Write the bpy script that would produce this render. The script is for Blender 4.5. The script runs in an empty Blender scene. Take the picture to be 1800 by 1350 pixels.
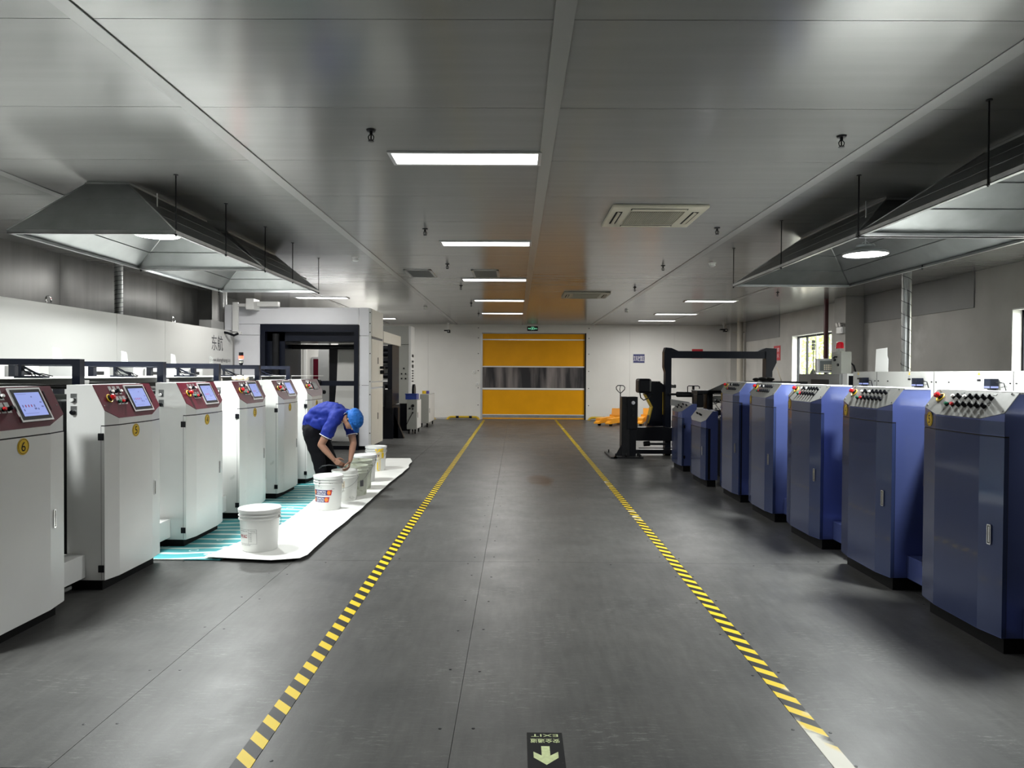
import bpy, bmesh, math, random
from mathutils import Vector, Matrix, Euler

# ---------------------------------------------------------------- camera, world, exposure
scene = bpy.context.scene
COL = scene.collection
f_px = 1250.0
cam_d = bpy.data.cameras.new("camera")
cam_d.sensor_fit = 'HORIZONTAL'
cam_d.sensor_width = 36.0
cam_d.lens = 36.0 * f_px / 1800.0
cam_d.clip_end = 200
cam = bpy.data.objects.new("camera", cam_d)
COL.objects.link(cam)
pit, yaw, rol = -18 / f_px, 8 / f_px, 0.006
fw = Vector((-math.sin(yaw) * math.cos(pit), math.cos(yaw) * math.cos(pit), math.sin(pit)))
rt = fw.cross(Vector((0, 0, 1))).normalized()
up = rt.cross(fw)
rt2 = rt * math.cos(rol) + up * math.sin(rol)
up2 = up * math.cos(rol) - rt * math.sin(rol)
cam.matrix_world = Matrix(((rt2.x, up2.x, -fw.x, 0), (rt2.y, up2.y, -fw.y, 0), (rt2.z, up2.z, -fw.z, 1.6), (0, 0, 0, 1)))
scene.camera = cam

world = bpy.data.worlds.new("daylight")
scene.world = world
world.use_nodes = True
wb = world.node_tree.nodes["Background"]
wb.inputs[0].default_value = (1.0, 0.98, 0.93, 1)
wb.inputs[1].default_value = 13.0

scene.view_settings.view_transform = 'Standard'
scene.view_settings.look = 'None'
scene.view_settings.gamma = 1.0
scene.view_settings.use_curve_mapping = False
scene.view_settings.exposure = 0.06
CEIL_W = 34.0      # power of each recessed ceiling panel light
HOOD_W = 150.0      # power of each round lamp inside the exhaust hoods
random.seed(7)
CEIL_WARM = (1.0, 0.985, 0.95)
LAMP_COL = (0.96, 1.0, 0.98)


# ---------------------------------------------------------------- materials
def nmat(name):
    m = bpy.data.materials.new(name)
    m.use_nodes = True
    nt = m.node_tree
    return m, nt, nt.nodes["Principled BSDF"]


def mat(name, col, rough=0.5, metal=0.0, var=0.0, scale=6.0, bump=0.0, bscale=60.0, stretch=None, emit=0.0,
        coat=0.0, rvar=0.0, dirt=None, dscale=3.0, dthr=0.62):
    m, nt, b = nmat(name)
    c = (col[0], col[1], col[2], 1)
    b.inputs["Base Color"].default_value = c
    b.inputs["Roughness"].default_value = rough
    b.inputs["Metallic"].default_value = metal
    if max(col) < .04 or "shirt" in name or "trousers" in name or "cap" in name or "maroon" in name or "curtain" in name:
        b.inputs["Specular IOR Level"].default_value = 0.22
    if coat:
        b.inputs["Coat Weight"].default_value = coat
        b.inputs["Coat Roughness"].default_value = 0.06
    if emit:
        b.inputs["Emission Color"].default_value = c
        b.inputs["Emission Strength"].default_value = emit
    tc = mp = None
    if var or bump or rvar or dirt:
        tc = nt.nodes.new("ShaderNodeTexCoord")
        mp = nt.nodes.new("ShaderNodeMapping")
        nt.links.new(tc.outputs["Object"], mp.inputs["Vector"])
        if stretch:
            mp.inputs["Scale"].default_value = stretch
    last = None
    if var or rvar:
        n = nt.nodes.new("ShaderNodeTexNoise")
        n.inputs["Scale"].default_value = scale
        n.inputs["Detail"].default_value = 6
        nt.links.new(mp.outputs[0], n.inputs["Vector"])
        if var:
            r = nt.nodes.new("ShaderNodeValToRGB")
            r.color_ramp.elements[0].position = 0.3
            r.color_ramp.elements[1].position = 0.7
            r.color_ramp.elements[0].color = tuple(max(0, x * (1 - var)) for x in col) + (1,)
            r.color_ramp.elements[1].color = tuple(min(1, x * (1 + var)) for x in col) + (1,)
            nt.links.new(n.outputs["Fac"], r.inputs[0])
            nt.links.new(r.outputs[0], b.inputs["Base Color"])
            last = r.outputs[0]
        if rvar:
            mr = nt.nodes.new("ShaderNodeMapRange")
            mr.inputs[3].default_value = max(0.02, rough - rvar)
            mr.inputs[4].default_value = min(1, rough + rvar)
            nt.links.new(n.outputs["Fac"], mr.inputs[0])
            nt.links.new(mr.outputs[0], b.inputs["Roughness"])
    if dirt:
        n3 = nt.nodes.new("ShaderNodeTexNoise")
        n3.inputs["Scale"].default_value = dscale
        n3.inputs["Detail"].default_value = 8
        nt.links.new(tc.outputs["Object"], n3.inputs["Vector"])
        r3 = nt.nodes.new("ShaderNodeValToRGB")
        r3.color_ramp.elements[0].position = dthr
        r3.color_ramp.elements[1].position = dthr + 0.06
        r3.color_ramp.elements[0].color = (0, 0, 0, 1)
        r3.color_ramp.elements[1].color = (1, 1, 1, 1)
        nt.links.new(n3.outputs["Fac"], r3.inputs[0])
        mx = nt.nodes.new("ShaderNodeMixRGB")
        nt.links.new(r3.outputs[0], mx.inputs[0])
        if last:
            nt.links.new(last, mx.inputs[1])
        else:
            mx.inputs[1].default_value = c
        mx.inputs[2].default_value = (dirt[0], dirt[1], dirt[2], 1)
        nt.links.new(mx.outputs[0], b.inputs["Base Color"])
    if bump:
        n2 = nt.nodes.new("ShaderNodeTexNoise")
        n2.inputs["Scale"].default_value = bscale
        n2.inputs["Detail"].default_value = 4
        nt.links.new(mp.outputs[0], n2.inputs["Vector"])
        bp = nt.nodes.new("ShaderNodeBump")
        bp.inputs["Strength"].default_value = bump
        bp.inputs["Distance"].default_value = 0.01
        nt.links.new(n2.outputs["Fac"], bp.inputs["Height"])
        nt.links.new(bp.outputs[0], b.inputs["Normal"])
    return m


def floor_mat():
    m, nt, b = nmat("floor_plate_grey")
    L = nt.links
    geo = nt.nodes.new("ShaderNodeNewGeometry")

    def noise(scale, detail=6, sv=(1, 1, 1), rough=0.6):
        mp = nt.nodes.new("ShaderNodeMapping")
        mp.inputs["Scale"].default_value = sv
        L.new(geo.outputs["Position"], mp.inputs["Vector"])
        n = nt.nodes.new("ShaderNodeTexNoise")
        n.inputs["Scale"].default_value = scale
        n.inputs["Detail"].default_value = detail
        n.inputs["Roughness"].default_value = rough
        L.new(mp.outputs[0], n.inputs["Vector"])
        return n.outputs["Fac"]

    def ramp(fac, p0, p1, c0, c1):
        r = nt.nodes.new("ShaderNodeValToRGB")
        r.color_ramp.elements[0].position = p0
        r.color_ramp.elements[1].position = p1
        r.color_ramp.elements[0].color = c0 + (1,)
        r.color_ramp.elements[1].color = c1 + (1,)
        L.new(fac, r.inputs[0])
        return r.outputs[0]

    def mix(fac, a, c, mode='MIX'):
        mx = nt.nodes.new("ShaderNodeMixRGB")
        mx.blend_type = mode
        if isinstance(fac, float):
            mx.inputs[0].default_value = fac
        else:
            L.new(fac, mx.inputs[0])
        L.new(a, mx.inputs[1])
        if isinstance(c, tuple):
            mx.inputs[2].default_value = c + (1,)
        else:
            L.new(c, mx.inputs[2])
        return mx.outputs[0]

    base = ramp(noise(1.3, 8), 0.3, 0.72, (0.066, 0.066, 0.065), (0.094, 0.093, 0.089))
    streak = ramp(noise(7.0, 6, (3.0, 0.5, 1)), 0.35, 0.75, (0.85, 0.85, 0.85), (1.12, 1.12, 1.12))
    c = mix(1.0, base, streak, 'MULTIPLY')
    scr = ramp(noise(26.0, 9, (0.45, 2.2, 1), 0.8), 0.53, 0.63, (0, 0, 0), (1, 1, 1))
    mask = ramp(noise(1.8, 3), 0.5, 0.62, (0.15, 0.15, 0.15), (0.75, 0.75, 0.75))
    scr = mix(1.0, scr, mask, 'MULTIPLY')
    c = mix(scr, c, (0.2, 0.2, 0.19))
    # old brown spill in the aisle
    sep = nt.nodes.new("ShaderNodeVectorMath")
    sep.operation = 'SUBTRACT'
    L.new(geo.outputs["Position"], sep.inputs[0])
    sep.inputs[1].default_value = (0.36, 10.7, 0)
    sc = nt.nodes.new("ShaderNodeVectorMath")
    sc.operation = 'MULTIPLY'
    L.new(sep.outputs[0], sc.inputs[0])
    sc.inputs[1].default_value = (3.6, 1.25, 0)
    ln = nt.nodes.new("ShaderNodeVectorMath")
    ln.operation = 'LENGTH'
    L.new(sc.outputs[0], ln.inputs[0])
    ad = nt.nodes.new("ShaderNodeMath")
    ad.operation = 'ADD'
    L.new(ln.outputs["Value"], ad.inputs[0])
    L.new(noise(3.5, 5, (1, .6, 1)), ad.inputs[1])
    rr = nt.nodes.new("ShaderNodeMapRange")
    rr.inputs[1].default_value = 1.0
    rr.inputs[2].default_value = 1.3
    rr.inputs[3].default_value = 0.9
    rr.inputs[4].default_value = 0.0
    L.new(ad.outputs[0], rr.inputs[0])
    c = mix(rr.outputs[0], c, (0.045, 0.022, 0.008))
    L.new(c, b.inputs["Base Color"])
    mr = nt.nodes.new("ShaderNodeMapRange")
    mr.inputs[3].default_value = 0.26
    mr.inputs[4].default_value = 0.5
    L.new(noise(3.0, 8), mr.inputs[0])
    L.new(mr.outputs[0], b.inputs["Roughness"])
    b.inputs["Specular IOR Level"].default_value = 0.17
    bp = nt.nodes.new("ShaderNodeBump")
    bp.inputs["Strength"].default_value = 0.25
    bp.inputs["Distance"].default_value = 0.004
    L.new(noise(14.0, 8, (1, 1, 1), 0.7), bp.inputs["Height"])
    L.new(bp.outputs[0], b.inputs["Normal"])
    return m


def stripes_mat(name, sign, worn):
    m, nt, b = nmat(name)
    L = nt.links
    geo = nt.nodes.new("ShaderNodeNewGeometry")
    s = nt.nodes.new("ShaderNodeSeparateXYZ")
    L.new(geo.outputs["Position"], s.inputs[0])
    a = nt.nodes.new("ShaderNodeMath"); a.operation = 'MULTIPLY'; a.inputs[1].default_value = sign
    L.new(s.outputs[0], a.inputs[0])
    a2 = nt.nodes.new("ShaderNodeMath"); a2.operation = 'ADD'
    L.new(a.outputs[0], a2.inputs[0]); L.new(s.outputs[1], a2.inputs[1])
    d = nt.nodes.new("ShaderNodeMath"); d.operation = 'DIVIDE'; d.inputs[1].default_value = 0.153
    L.new(a2.outputs[0], d.inputs[0])
    fr = nt.nodes.new("ShaderNodeMath"); fr.operation = 'FRACT'
    L.new(d.outputs[0], fr.inputs[0])
    g = nt.nodes.new("ShaderNodeMath"); g.operation = 'GREATER_THAN'; g.inputs[1].default_value = 0.53
    L.new(fr.outputs[0], g.inputs[0])
    mx = nt.nodes.new("ShaderNodeMixRGB")
    L.new(g.outputs[0], mx.inputs[0])
    mx.inputs[1].default_value = (0.008, 0.008, 0.009, 1)
    mx.inputs[2].default_value = (0.70, 0.50, 0.012, 1)
    n = nt.nodes.new("ShaderNodeTexNoise")
    n.inputs["Scale"].default_value = 1.1
    n.inputs["Detail"].default_value = 7
    L.new(geo.outputs["Position"], n.inputs["Vector"])
    r = nt.nodes.new("ShaderNodeValToRGB")
    r.color_ramp.elements[0].position = worn
    r.color_ramp.elements[1].position = worn + 0.04
    L.new(n.outputs["Fac"], r.inputs[0])
    m2 = nt.nodes.new("ShaderNodeMixRGB")
    L.new(r.outputs[0], m2.inputs[0]); L.new(mx.outputs[0], m2.inputs[1])
    m2.inputs[2].default_value = (0.62, 0.6, 0.52, 1)
    L.new(m2.outputs[0], b.inputs["Base Color"])
    b.inputs["Specular IOR Level"].default_value = 0.2
    b.inputs["Roughness"].default_value = 0.45
    return m


def teal_mat():
    m, nt, b = nmat("teal_wave_print")
    L = nt.links
    geo = nt.nodes.new("ShaderNodeNewGeometry")
    w = nt.nodes.new("ShaderNodeTexWave")
    w.wave_type = 'BANDS'; w.bands_direction = 'Y'; w.wave_profile = 'SIN'
    w.inputs["Scale"].default_value = 1.75
    w.inputs["Distortion"].default_value = 3.2
    w.inputs["Detail"].default_value = 1.0
    w.inputs["Detail Scale"].default_value = 1.0
    L.new(geo.outputs["Position"], w.inputs["Vector"])
    r = nt.nodes.new("ShaderNodeValToRGB")
    r.color_ramp.elements[0].position = 0.80
    r.color_ramp.elements[0].color = (0.06, 0.33, 0.36, 1)
    r.color_ramp.elements[1].position = 0.86
    r.color_ramp.elements[1].color = (0.62, 0.74, 0.68, 1)
    L.new(w.outputs["Fac"], r.inputs[0])
    v = nt.nodes.new("ShaderNodeTexVoronoi")
    v.inputs["Scale"].default_value = 4.2
    L.new(geo.outputs["Position"], v.inputs["Vector"])
    g = nt.nodes.new("ShaderNodeValToRGB")
    e = g.color_ramp.elements
    e[0].position = 0.12; e[0].color = (0, 0, 0, 1)
    e[1].position = 0.14; e[1].color = (1, 1, 1, 1)
    x = e.new(0.165); x.color = (1, 1, 1, 1)
    y = e.new(0.185); y.color = (0, 0, 0, 1)
    L.new(v.outputs["Distance"], g.inputs[0])
    mx = nt.nodes.new("ShaderNodeMixRGB")
    L.new(g.outputs[0], mx.inputs[0]); L.new(r.outputs[0], mx.inputs[1])
    mx.inputs[2].default_value = (0.5, 0.7, 0.7, 1)
    L.new(mx.outputs[0], b.inputs["Base Color"])
    b.inputs["Roughness"].default_value = 0.55
    return m


def pvc_mat():
    m, nt, b = nmat("clear_door_window")
    L = nt.links
    tc = nt.nodes.new("ShaderNodeTexCoord")
    mp = nt.nodes.new("ShaderNodeMapping")
    mp.inputs["Scale"].default_value = (1, 1, 0.05)
    L.new(tc.outputs["Object"], mp.inputs[0])
    n = nt.nodes.new("ShaderNodeTexNoise"); n.inputs["Scale"].default_value = 5; n.inputs["Detail"].default_value = 3
    L.new(mp.outputs[0], n.inputs["Vector"])
    bp = nt.nodes.new("ShaderNodeBump"); bp.inputs["Strength"].default_value = 0.6; bp.inputs["Distance"].default_value = 0.03
    L.new(n.outputs["Fac"], bp.inputs["Height"]); L.new(bp.outputs[0], b.inputs["Normal"])
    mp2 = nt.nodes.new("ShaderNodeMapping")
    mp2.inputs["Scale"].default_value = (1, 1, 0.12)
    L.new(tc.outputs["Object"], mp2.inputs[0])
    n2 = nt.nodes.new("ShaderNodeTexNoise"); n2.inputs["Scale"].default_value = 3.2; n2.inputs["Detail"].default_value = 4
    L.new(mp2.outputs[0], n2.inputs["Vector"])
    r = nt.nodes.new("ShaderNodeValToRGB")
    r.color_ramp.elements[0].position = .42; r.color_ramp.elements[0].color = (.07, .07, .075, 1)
    r.color_ramp.elements[1].position = .72; r.color_ramp.elements[1].color = (.42, .38, .37, 1)  # pale vertical streaks: light coming through the band, painted into its colour
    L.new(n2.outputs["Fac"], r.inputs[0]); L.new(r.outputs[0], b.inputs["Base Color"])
    b.inputs["Roughness"].default_value = 0.16
    b.inputs["Transmission Weight"].default_value = 0.35
    b.inputs["IOR"].default_value = 1.2
    return m


def clear_mat(name, tint=(1, 1, 1), a=0.12):
    m, nt, b = nmat(name)
    L = nt.links
    out = nt.nodes["Material Output"]
    tr = nt.nodes.new("ShaderNodeBsdfTransparent")
    tr.inputs[0].default_value = tint + (1,)
    mx = nt.nodes.new("ShaderNodeMixShader")
    mx.inputs[0].default_value = a
    b.inputs["Roughness"].default_value = 0.08
    b.inputs["Base Color"].default_value = (0.8, 0.8, 0.8, 1)
    L.new(tr.outputs[0], mx.inputs[1]); L.new(b.outputs[0], mx.inputs[2]); L.new(mx.outputs[0], out.inputs[0])
    return m


def screen_mat(name, blue=True):
    m, nt, b = nmat(name)
    b.inputs["Base Color"].default_value = (0.05, 0.05, 0.06, 1)
    b.inputs["Emission Color"].default_value = (0.35, 0.43, 0.9, 1)
    b.inputs["Emission Strength"].default_value = 0.8
    b.inputs["Roughness"].default_value = 0.15
    return m


M = {}
M['floor'] = floor_mat()
M['joint'] = mat("floor_joint", (0.2, 0.2, 0.19), .5)
M['ceil'] = mat("ceiling_steel_grey", (0.29, 0.29, 0.285), 0.19, 0.12, var=0.05, scale=1.2, bump=0.05, bscale=3.0,
                stretch=(0.4, 6, 1), rvar=0.05)
M['ceilstrip'] = mat("ceiling_strip", (0.35, 0.35, 0.345), 0.25, 0.1)
M['leftwall'] = mat("dark_steel_wall", (0.16, 0.16, 0.155), 0.3, 0.6, var=0.15, scale=2, stretch=(1, 3, .2), rvar=.05)
M['plaster'] = mat("grey_plaster", (0.46, 0.45, 0.425), 0.8, var=0.13, scale=1.1, bump=.15, bscale=20,
                   dirt=(0.56, 0.55, 0.53), dscale=.9, dthr=.6)
M['farwall'] = mat("pale_wall_panel", (0.74, 0.73, 0.70), 0.45, var=0.05, scale=0.8)
M['cladding'] = mat("grey_cladding", (0.25, 0.25, 0.245), 0.55, var=0.06, scale=1.5)
M['white'] = mat("white_paint", (0.74, 0.74, 0.725), 0.32, var=0.03, scale=2.5)
M['whitedirty'] = mat("white_paint_smudged", (0.74, 0.74, 0.715), 0.33, var=0.04, scale=2.5, dirt=(0.5, 0.52, 0.48), dscale=4, dthr=.66)
M['drywhite'] = mat("gloss_white_panel", (0.62, 0.62, 0.60), 0.18, var=0.02, scale=1)
M['portal'] = mat("light_grey_paint", (0.72, 0.725, 0.76), 0.4, var=0.03, scale=2)
M['cream'] = mat("cream_door_paint", (0.70, 0.66, 0.58), 0.4)
M['maroon'] = mat("maroon_panel", (0.075, 0.003, 0.012), 0.35)
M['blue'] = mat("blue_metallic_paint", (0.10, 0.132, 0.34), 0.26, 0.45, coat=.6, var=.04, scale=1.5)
M['blueshade'] = mat("blue_shaded_front", (0.036, 0.054, 0.14), 0.22, 0.3, coat=.4)  # cabinet blue darkened for aisle-facing fronts, their shade is in the colour
M['panelgrey'] = mat("brushed_grey_panel", (0.25, 0.25, 0.24), 0.42, 0.5, var=.05, scale=30)
M['steel'] = mat("galvanised_steel", (0.42, 0.43, 0.43), 0.32, 0.85, var=0.12, scale=7, rvar=.06)
M['hoodout'] = mat("hood_sheet", (0.23, 0.24, 0.24), 0.36, 0.75, var=0.1, scale=5, rvar=.06)
M['chrome'] = mat("chrome", (0.75, 0.75, 0.75), 0.12, 1.0)
M['black'] = mat("black_paint", (0.004, 0.0045, 0.007), 0.35)
M['blackmatt'] = mat("black_rubber", (0.003, 0.003, 0.0035), 0.7)
M['navy'] = mat("navy_black_frame", (0.006, 0.008, 0.016), 0.32)
M['dark'] = mat("dark_machine_metal", (0.014, 0.0145, 0.016), 0.4, 0.3, var=.3, scale=8)
M['yellow'] = mat("yellow_label", (0.72, 0.47, 0.015), 0.4)
M['curtain'] = mat("yellow_door_curtain", (0.80, 0.36, 0.0), 0.5, var=0.05, scale=2)
M['safety'] = mat("safety_yellow", (0.6, 0.4, 0.02), 0.4)
M['orange'] = mat("jack_orange", (0.8, 0.33, 0.02), 0.4)
M['red'] = mat("red_plastic", (0.55, 0.01, 0.015), 0.3)
M['green'] = mat("green_plastic", (0.01, 0.12, 0.06), 0.3)
M['whiteknob'] = mat("white_knob", (0.85, 0.85, 0.83), 0.3)
M['screen'] = screen_mat("lit_screen")
M['screenmark'] = mat("screen_marks", (0.1, 0.12, 0.35), .3, emit=.25)
M['screenred'] = mat("screen_marks_red", (0.3, 0.05, 0.15), .3, emit=.3)
M['screenoff'] = mat("screen_dim", (0.12, 0.13, 0.13), .2)
M['paper'] = mat("white_paper", (0.74, 0.74, 0.71), 0.6, var=.02, scale=3, bump=.1, bscale=3)
M['cover'] = mat('cover_paint', (0.38, 0.38, 0.365), .4)
M['teal'] = teal_mat()
M['pail'] = mat("white_pail_plastic", (0.66, 0.66, 0.645), 0.3, var=.03, scale=5)
M['paildirty'] = mat("stained_pail_plastic", (0.52, 0.54, 0.46), 0.4, var=.12, scale=7, dirt=(0.38, 0.4, 0.3), dscale=9, dthr=.6)
M['pailmid'] = mat("grey_pail_plastic", (0.68, 0.68, 0.65), 0.38, var=.08, scale=7, dirt=(0.5, 0.5, 0.47), dscale=12, dthr=.62)
M['ink'] = mat("ink_black", (0.01, 0.01, 0.012), .3)
M['yellowpaint'] = mat("yellow_paint_drip", (0.75, 0.5, 0.02), .3)
M['labelnavy'] = mat("label_navy", (0.02, 0.025, 0.12), .4)
M['labelorange'] = mat("label_orange", (0.8, 0.2, 0.01), .4)
M['labelred'] = mat("label_red", (0.35, 0.02, 0.03), .4)
M['textgrey'] = mat("text_grey", (0.08, 0.08, 0.09), .5)
M['diffuser'] = mat("light_diffuser", (1, 1, 0.98), .5, emit=5.0)
M['lampglow'] = mat("lamp_glow", (1, 1, 1), .5, emit=9.0)
M['alu'] = mat("aluminium_frame", (0.6, 0.6, 0.6), 0.35, 0.5)
M['acwhite'] = mat("cassette_plastic", (0.5, 0.47, 0.38), 0.45, var=.05, scale=6)
M['exitgreen'] = mat("lit_green", (0.25, 0.8, 0.5), .4, emit=1.2)
M['glow'] = mat("glow_green_paint", (0.55, 0.62, 0.32), .5, var=.15, scale=50)
M['redlit'] = mat("lit_red_lens", (1.0, 0.04, 0.02), .3, emit=9.0)
M['redlens'] = mat("red_lens", (0.6, 0.005, 0.02), .1, coat=1)
M['signblue'] = mat("sign_blue", (0.025, 0.03, 0.14), .4)
M['signred'] = mat("sign_red", (0.5, 0.02, 0.03), .4)
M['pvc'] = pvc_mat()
M['glass'] = clear_mat("window_glass", (.97, 1, .98), .08)
M['acrylic'] = clear_mat("acrylic_guard", (.97, .99, .97), .3)
M['skin'] = mat("skin", (0.25, 0.125, 0.08), 0.5, var=.06, scale=20)
M['shirt'] = mat("royal_blue_shirt", (0.008, 0.02, 0.19), 0.75, var=.1, scale=12, bump=.3, bscale=16)
M['hem'] = mat("white_hem", (0.7, 0.68, 0.72), .7)
M['trouser'] = mat("black_trousers", (0.0025, 0.0025, 0.004), 1.0, bump=.25, bscale=18)
M['cap'] = mat("blue_cloth_cap", (0.012, 0.10, 0.36), 0.7, var=.1, scale=16, bump=.3, bscale=30)
M['shoe'] = mat("black_shoe", (0.01, 0.01, 0.01), .4)
M['hair'] = mat("dark_hair", (0.01, 0.008, 0.007), .6)
M['binblue'] = mat("blue_bin", (0.03, 0.06, 0.3), .35)
M['purple'] = mat("purple_tape", (0.09, 0.07, 0.3), .35)
M['pipered'] = mat("dark_red_pipe", (0.075, 0.012, 0.014), .4)
M['pipecream'] = mat("cream_pipe", (0.45, 0.42, 0.36), .5)
M['leaf'] = mat("leaf_green", (0.3, 0.38, 0.09), .6, var=.3, scale=4)
M['bark'] = mat("bark", (0.1, 0.07, 0.05), .8)
M['outwall'] = mat("pink_render", (0.8, 0.7, 0.6), .8, var=.08, scale=3)
M['ground'] = mat("outside_concrete", (0.4, 0.4, 0.38), .8)
M['greybox'] = mat("grey_box_paint", (0.36, 0.365, 0.33), .4)
M['greymachine'] = mat("grey_machine_paint", (0.24, 0.245, 0.24), .4, var=.05, scale=5)
M['rag'] = mat("cream_rag", (0.6, 0.52, 0.4), .9)


# ---------------------------------------------------------------- mesh helpers
class MB:
    def __init__(self):
        self.bm = bmesh.new()

    def _mark(self, faces, m):
        for f in faces:
            f.material_index = m

    def box(self, x0, y0, z0, x1, y1, z1, m=0, bev=0.0):
        x0, x1 = min(x0, x1), max(x0, x1); y0, y1 = min(y0, y1), max(y0, y1); z0, z1 = min(z0, z1), max(z0, z1)
        r = bmesh.ops.create_cube(self.bm, size=1)
        vs = r['verts']
        for v in vs:
            v.co = Vector(((x0 + x1) / 2 + v.co.x * (x1 - x0), (y0 + y1) / 2 + v.co.y * (y1 - y0), (z0 + z1) / 2 + v.co.z * (z1 - z0)))
        fs = list({f for v in vs for f in v.link_faces})
        self._mark(fs, m)
        if bev:
            es = list({e for v in vs for e in v.link_edges})
            rr = bmesh.ops.bevel(self.bm, geom=es, offset=bev, segments=2, affect='EDGES', profile=.5)
            self._mark(rr['faces'], m)
        return self

    def cyl(self, p0, p1, r, r2=None, n=14, m=0, cap=True):
        p0 = Vector(p0); p1 = Vector(p1)
        r2 = r if r2 is None else r2
        d = p1 - p0
        q = Vector((0, 0, 1)).rotation_difference(d.normalized()).to_matrix()
        a = []; b = []
        for i in range(n):
            t = 2 * math.pi * i / n
            c = q @ Vector((math.cos(t), math.sin(t), 0))
            a.append(self.bm.verts.new(p0 + c * r)); b.append(self.bm.verts.new(p1 + c * r2))
        for i in range(n):
            j = (i + 1) % n
            f = self.bm.faces.new((a[i], a[j], b[j], b[i])); f.material_index = m; f.smooth = True
        if cap:
            f = self.bm.faces.new(a[::-1]); f.material_index = m
            f = self.bm.faces.new(b); f.material_index = m
        return self

    def prism(self, pts, vec, m=0):
        vec = Vector(vec)
        a = [self.bm.verts.new(Vector(p)) for p in pts]
        b = [self.bm.verts.new(Vector(p) + vec) for p in pts]
        n = len(a)
        fs = [self.bm.faces.new(a), self.bm.faces.new(b[::-1])]
        for i in range(n):
            j = (i + 1) % n
            fs.append(self.bm.faces.new((a[j], a[i], b[i], b[j])))
        self._mark(fs, m)
        bmesh.ops.recalc_face_normals(self.bm, faces=fs)
        return self

    def tube(self, pts, r, n=8, m=0, closed=False):
        pts = [Vector(p) for p in pts]
        rings = []
        N = len(pts)
        ref = None
        for i, p in enumerate(pts):
            if closed:
                d = pts[(i + 1) % N] - pts[i - 1]
            else:
                d = pts[min(i + 1, N - 1)] - pts[max(i - 1, 0)]
            d.normalize()
            if ref is None:
                ref = Vector((0, 0, 1)) if abs(d.z) < .9 else Vector((1, 0, 0))
            u = (ref - d * ref.dot(d)).normalized()
            v = d.cross(u)
            ref = u
            rings.append([self.bm.verts.new(p + (u * math.cos(2 * math.pi * k / n) + v * math.sin(2 * math.pi * k / n)) * r) for k in range(n)])
        rng = range(N) if closed else range(N - 1)
        for i in rng:
            A = rings[i]; B = rings[(i + 1) % N]
            for k in range(n):
                l = (k + 1) % n
                f = self.bm.faces.new((A[k], A[l], B[l], B[k])); f.smooth = True; f.material_index = m
        if not closed:
            f = self.bm.faces.new(rings[0][::-1]); f.material_index = m
            f = self.bm.faces.new(rings[-1]); f.material_index = m
        return self

    def lathe(self, c, prof, n=32, m=0, a0=0.0, a1=2 * math.pi):
        c = Vector(c)
        full = abs(a1 - a0 - 2 * math.pi) < 1e-6
        cols = []
        cnt = n if full else n + 1
        for i in range(cnt):
            t = a0 + (a1 - a0) * i / n
            cols.append([self.bm.verts.new(c + Vector((r * math.cos(t), r * math.sin(t), z))) for r, z in prof])
        for i in range(n):
            A = cols[i]; B = cols[(i + 1) % cnt]
            for k in range(len(prof) - 1):
                try:
                    f = self.bm.faces.new((A[k], B[k], B[k + 1], A[k + 1])); f.smooth = True; f.material_index = m
                except ValueError:
                    pass
        return self

    def sphere(self, c, r, s=(1, 1, 1), m=0, sub=2, rot=None):
        g = bmesh.ops.create_icosphere(self.bm, subdivisions=sub, radius=1)
        for v in g['verts']:
            p = Vector((v.co.x * r * s[0], v.co.y * r * s[1], v.co.z * r * s[2]))
            if rot:
                p = rot @ p
            v.co = Vector(c) + p
        for f in {f for v in g['verts'] for f in v.link_faces}:
            f.smooth = True; f.material_index = m
        return self

    def face(self, pts, m=0):
        f = self.bm.faces.new([self.bm.verts.new(Vector(p)) for p in pts]); f.material_index = m
        return self

    def mesh_in(self, me, mtx, m=0):
        vs = [self.bm.verts.new(mtx @ v.co) for v in me.vertices]
        for p in me.polygons:
            try:
                f = self.bm.faces.new([vs[i] for i in p.vertices]); f.material_index = m
            except ValueError:
                pass
        return self

    def mesh(self, name, mats, off=None):
        bmesh.ops.remove_doubles(self.bm, verts=self.bm.verts, dist=1e-6)
        if off is not None:
            bmesh.ops.translate(self.bm, verts=self.bm.verts, vec=-Vector(off))
        me = bpy.data.meshes.new(name)
        for e in self.bm.edges:
            if len(e.link_faces) == 2:
                try:
                    if e.calc_face_angle() > 0.6:
                        e.smooth = False
                except ValueError:
                    pass
        self.bm.to_mesh(me)
        self.bm.free()
        for k in mats:
            me.materials.append(M[k])
        return me

    def build(self, name, mats, parent=None, **kw):
        """world-space geometry; parent keeps the thing's root location in obj['_o']"""
        if isinstance(mats, str):
            mats = [mats]
        if parent is None:
            loc = Vector(kw.pop('loc', (0, 0, 0)))
            me = self.mesh(name, mats, loc)
            o = bpy.data.objects.new(name, me)
            o.location = loc
            ROOT[o.name] = loc
        else:
            loc = ROOT.get(parent.name, Vector((0, 0, 0)))
            me = self.mesh(name, mats, loc)
            o = bpy.data.objects.new(name, me)
            o.parent = parent
            ROOT[o.name] = loc
        COL.objects.link(o)
        ROOT[o.name] = loc
        props(o, **kw)
        return o


ROOT = {}


def props(o, label=None, cat=None, group=None, kind=None):
    if label: o['label'] = label
    if cat: o['category'] = cat
    if group: o['group'] = group
    if kind: o['kind'] = kind
    return o


def empty(name, loc, label=None, cat=None, group=None, kind=None, local=False):
    o = bpy.data.objects.new(name, None)
    o.empty_display_size = .1
    COL.objects.link(o)
    o.location = loc
    ROOT[o.name] = Vector((0, 0, 0)) if local else Vector(loc)
    return props(o, label, cat, group, kind)


def copy_tree(o, parent=None):
    c = o.copy()
    COL.objects.link(c)
    if parent: c.parent = parent
    for ch in list(o.children):
        copy_tree(ch, c)
    return c


_txt = {}


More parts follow.
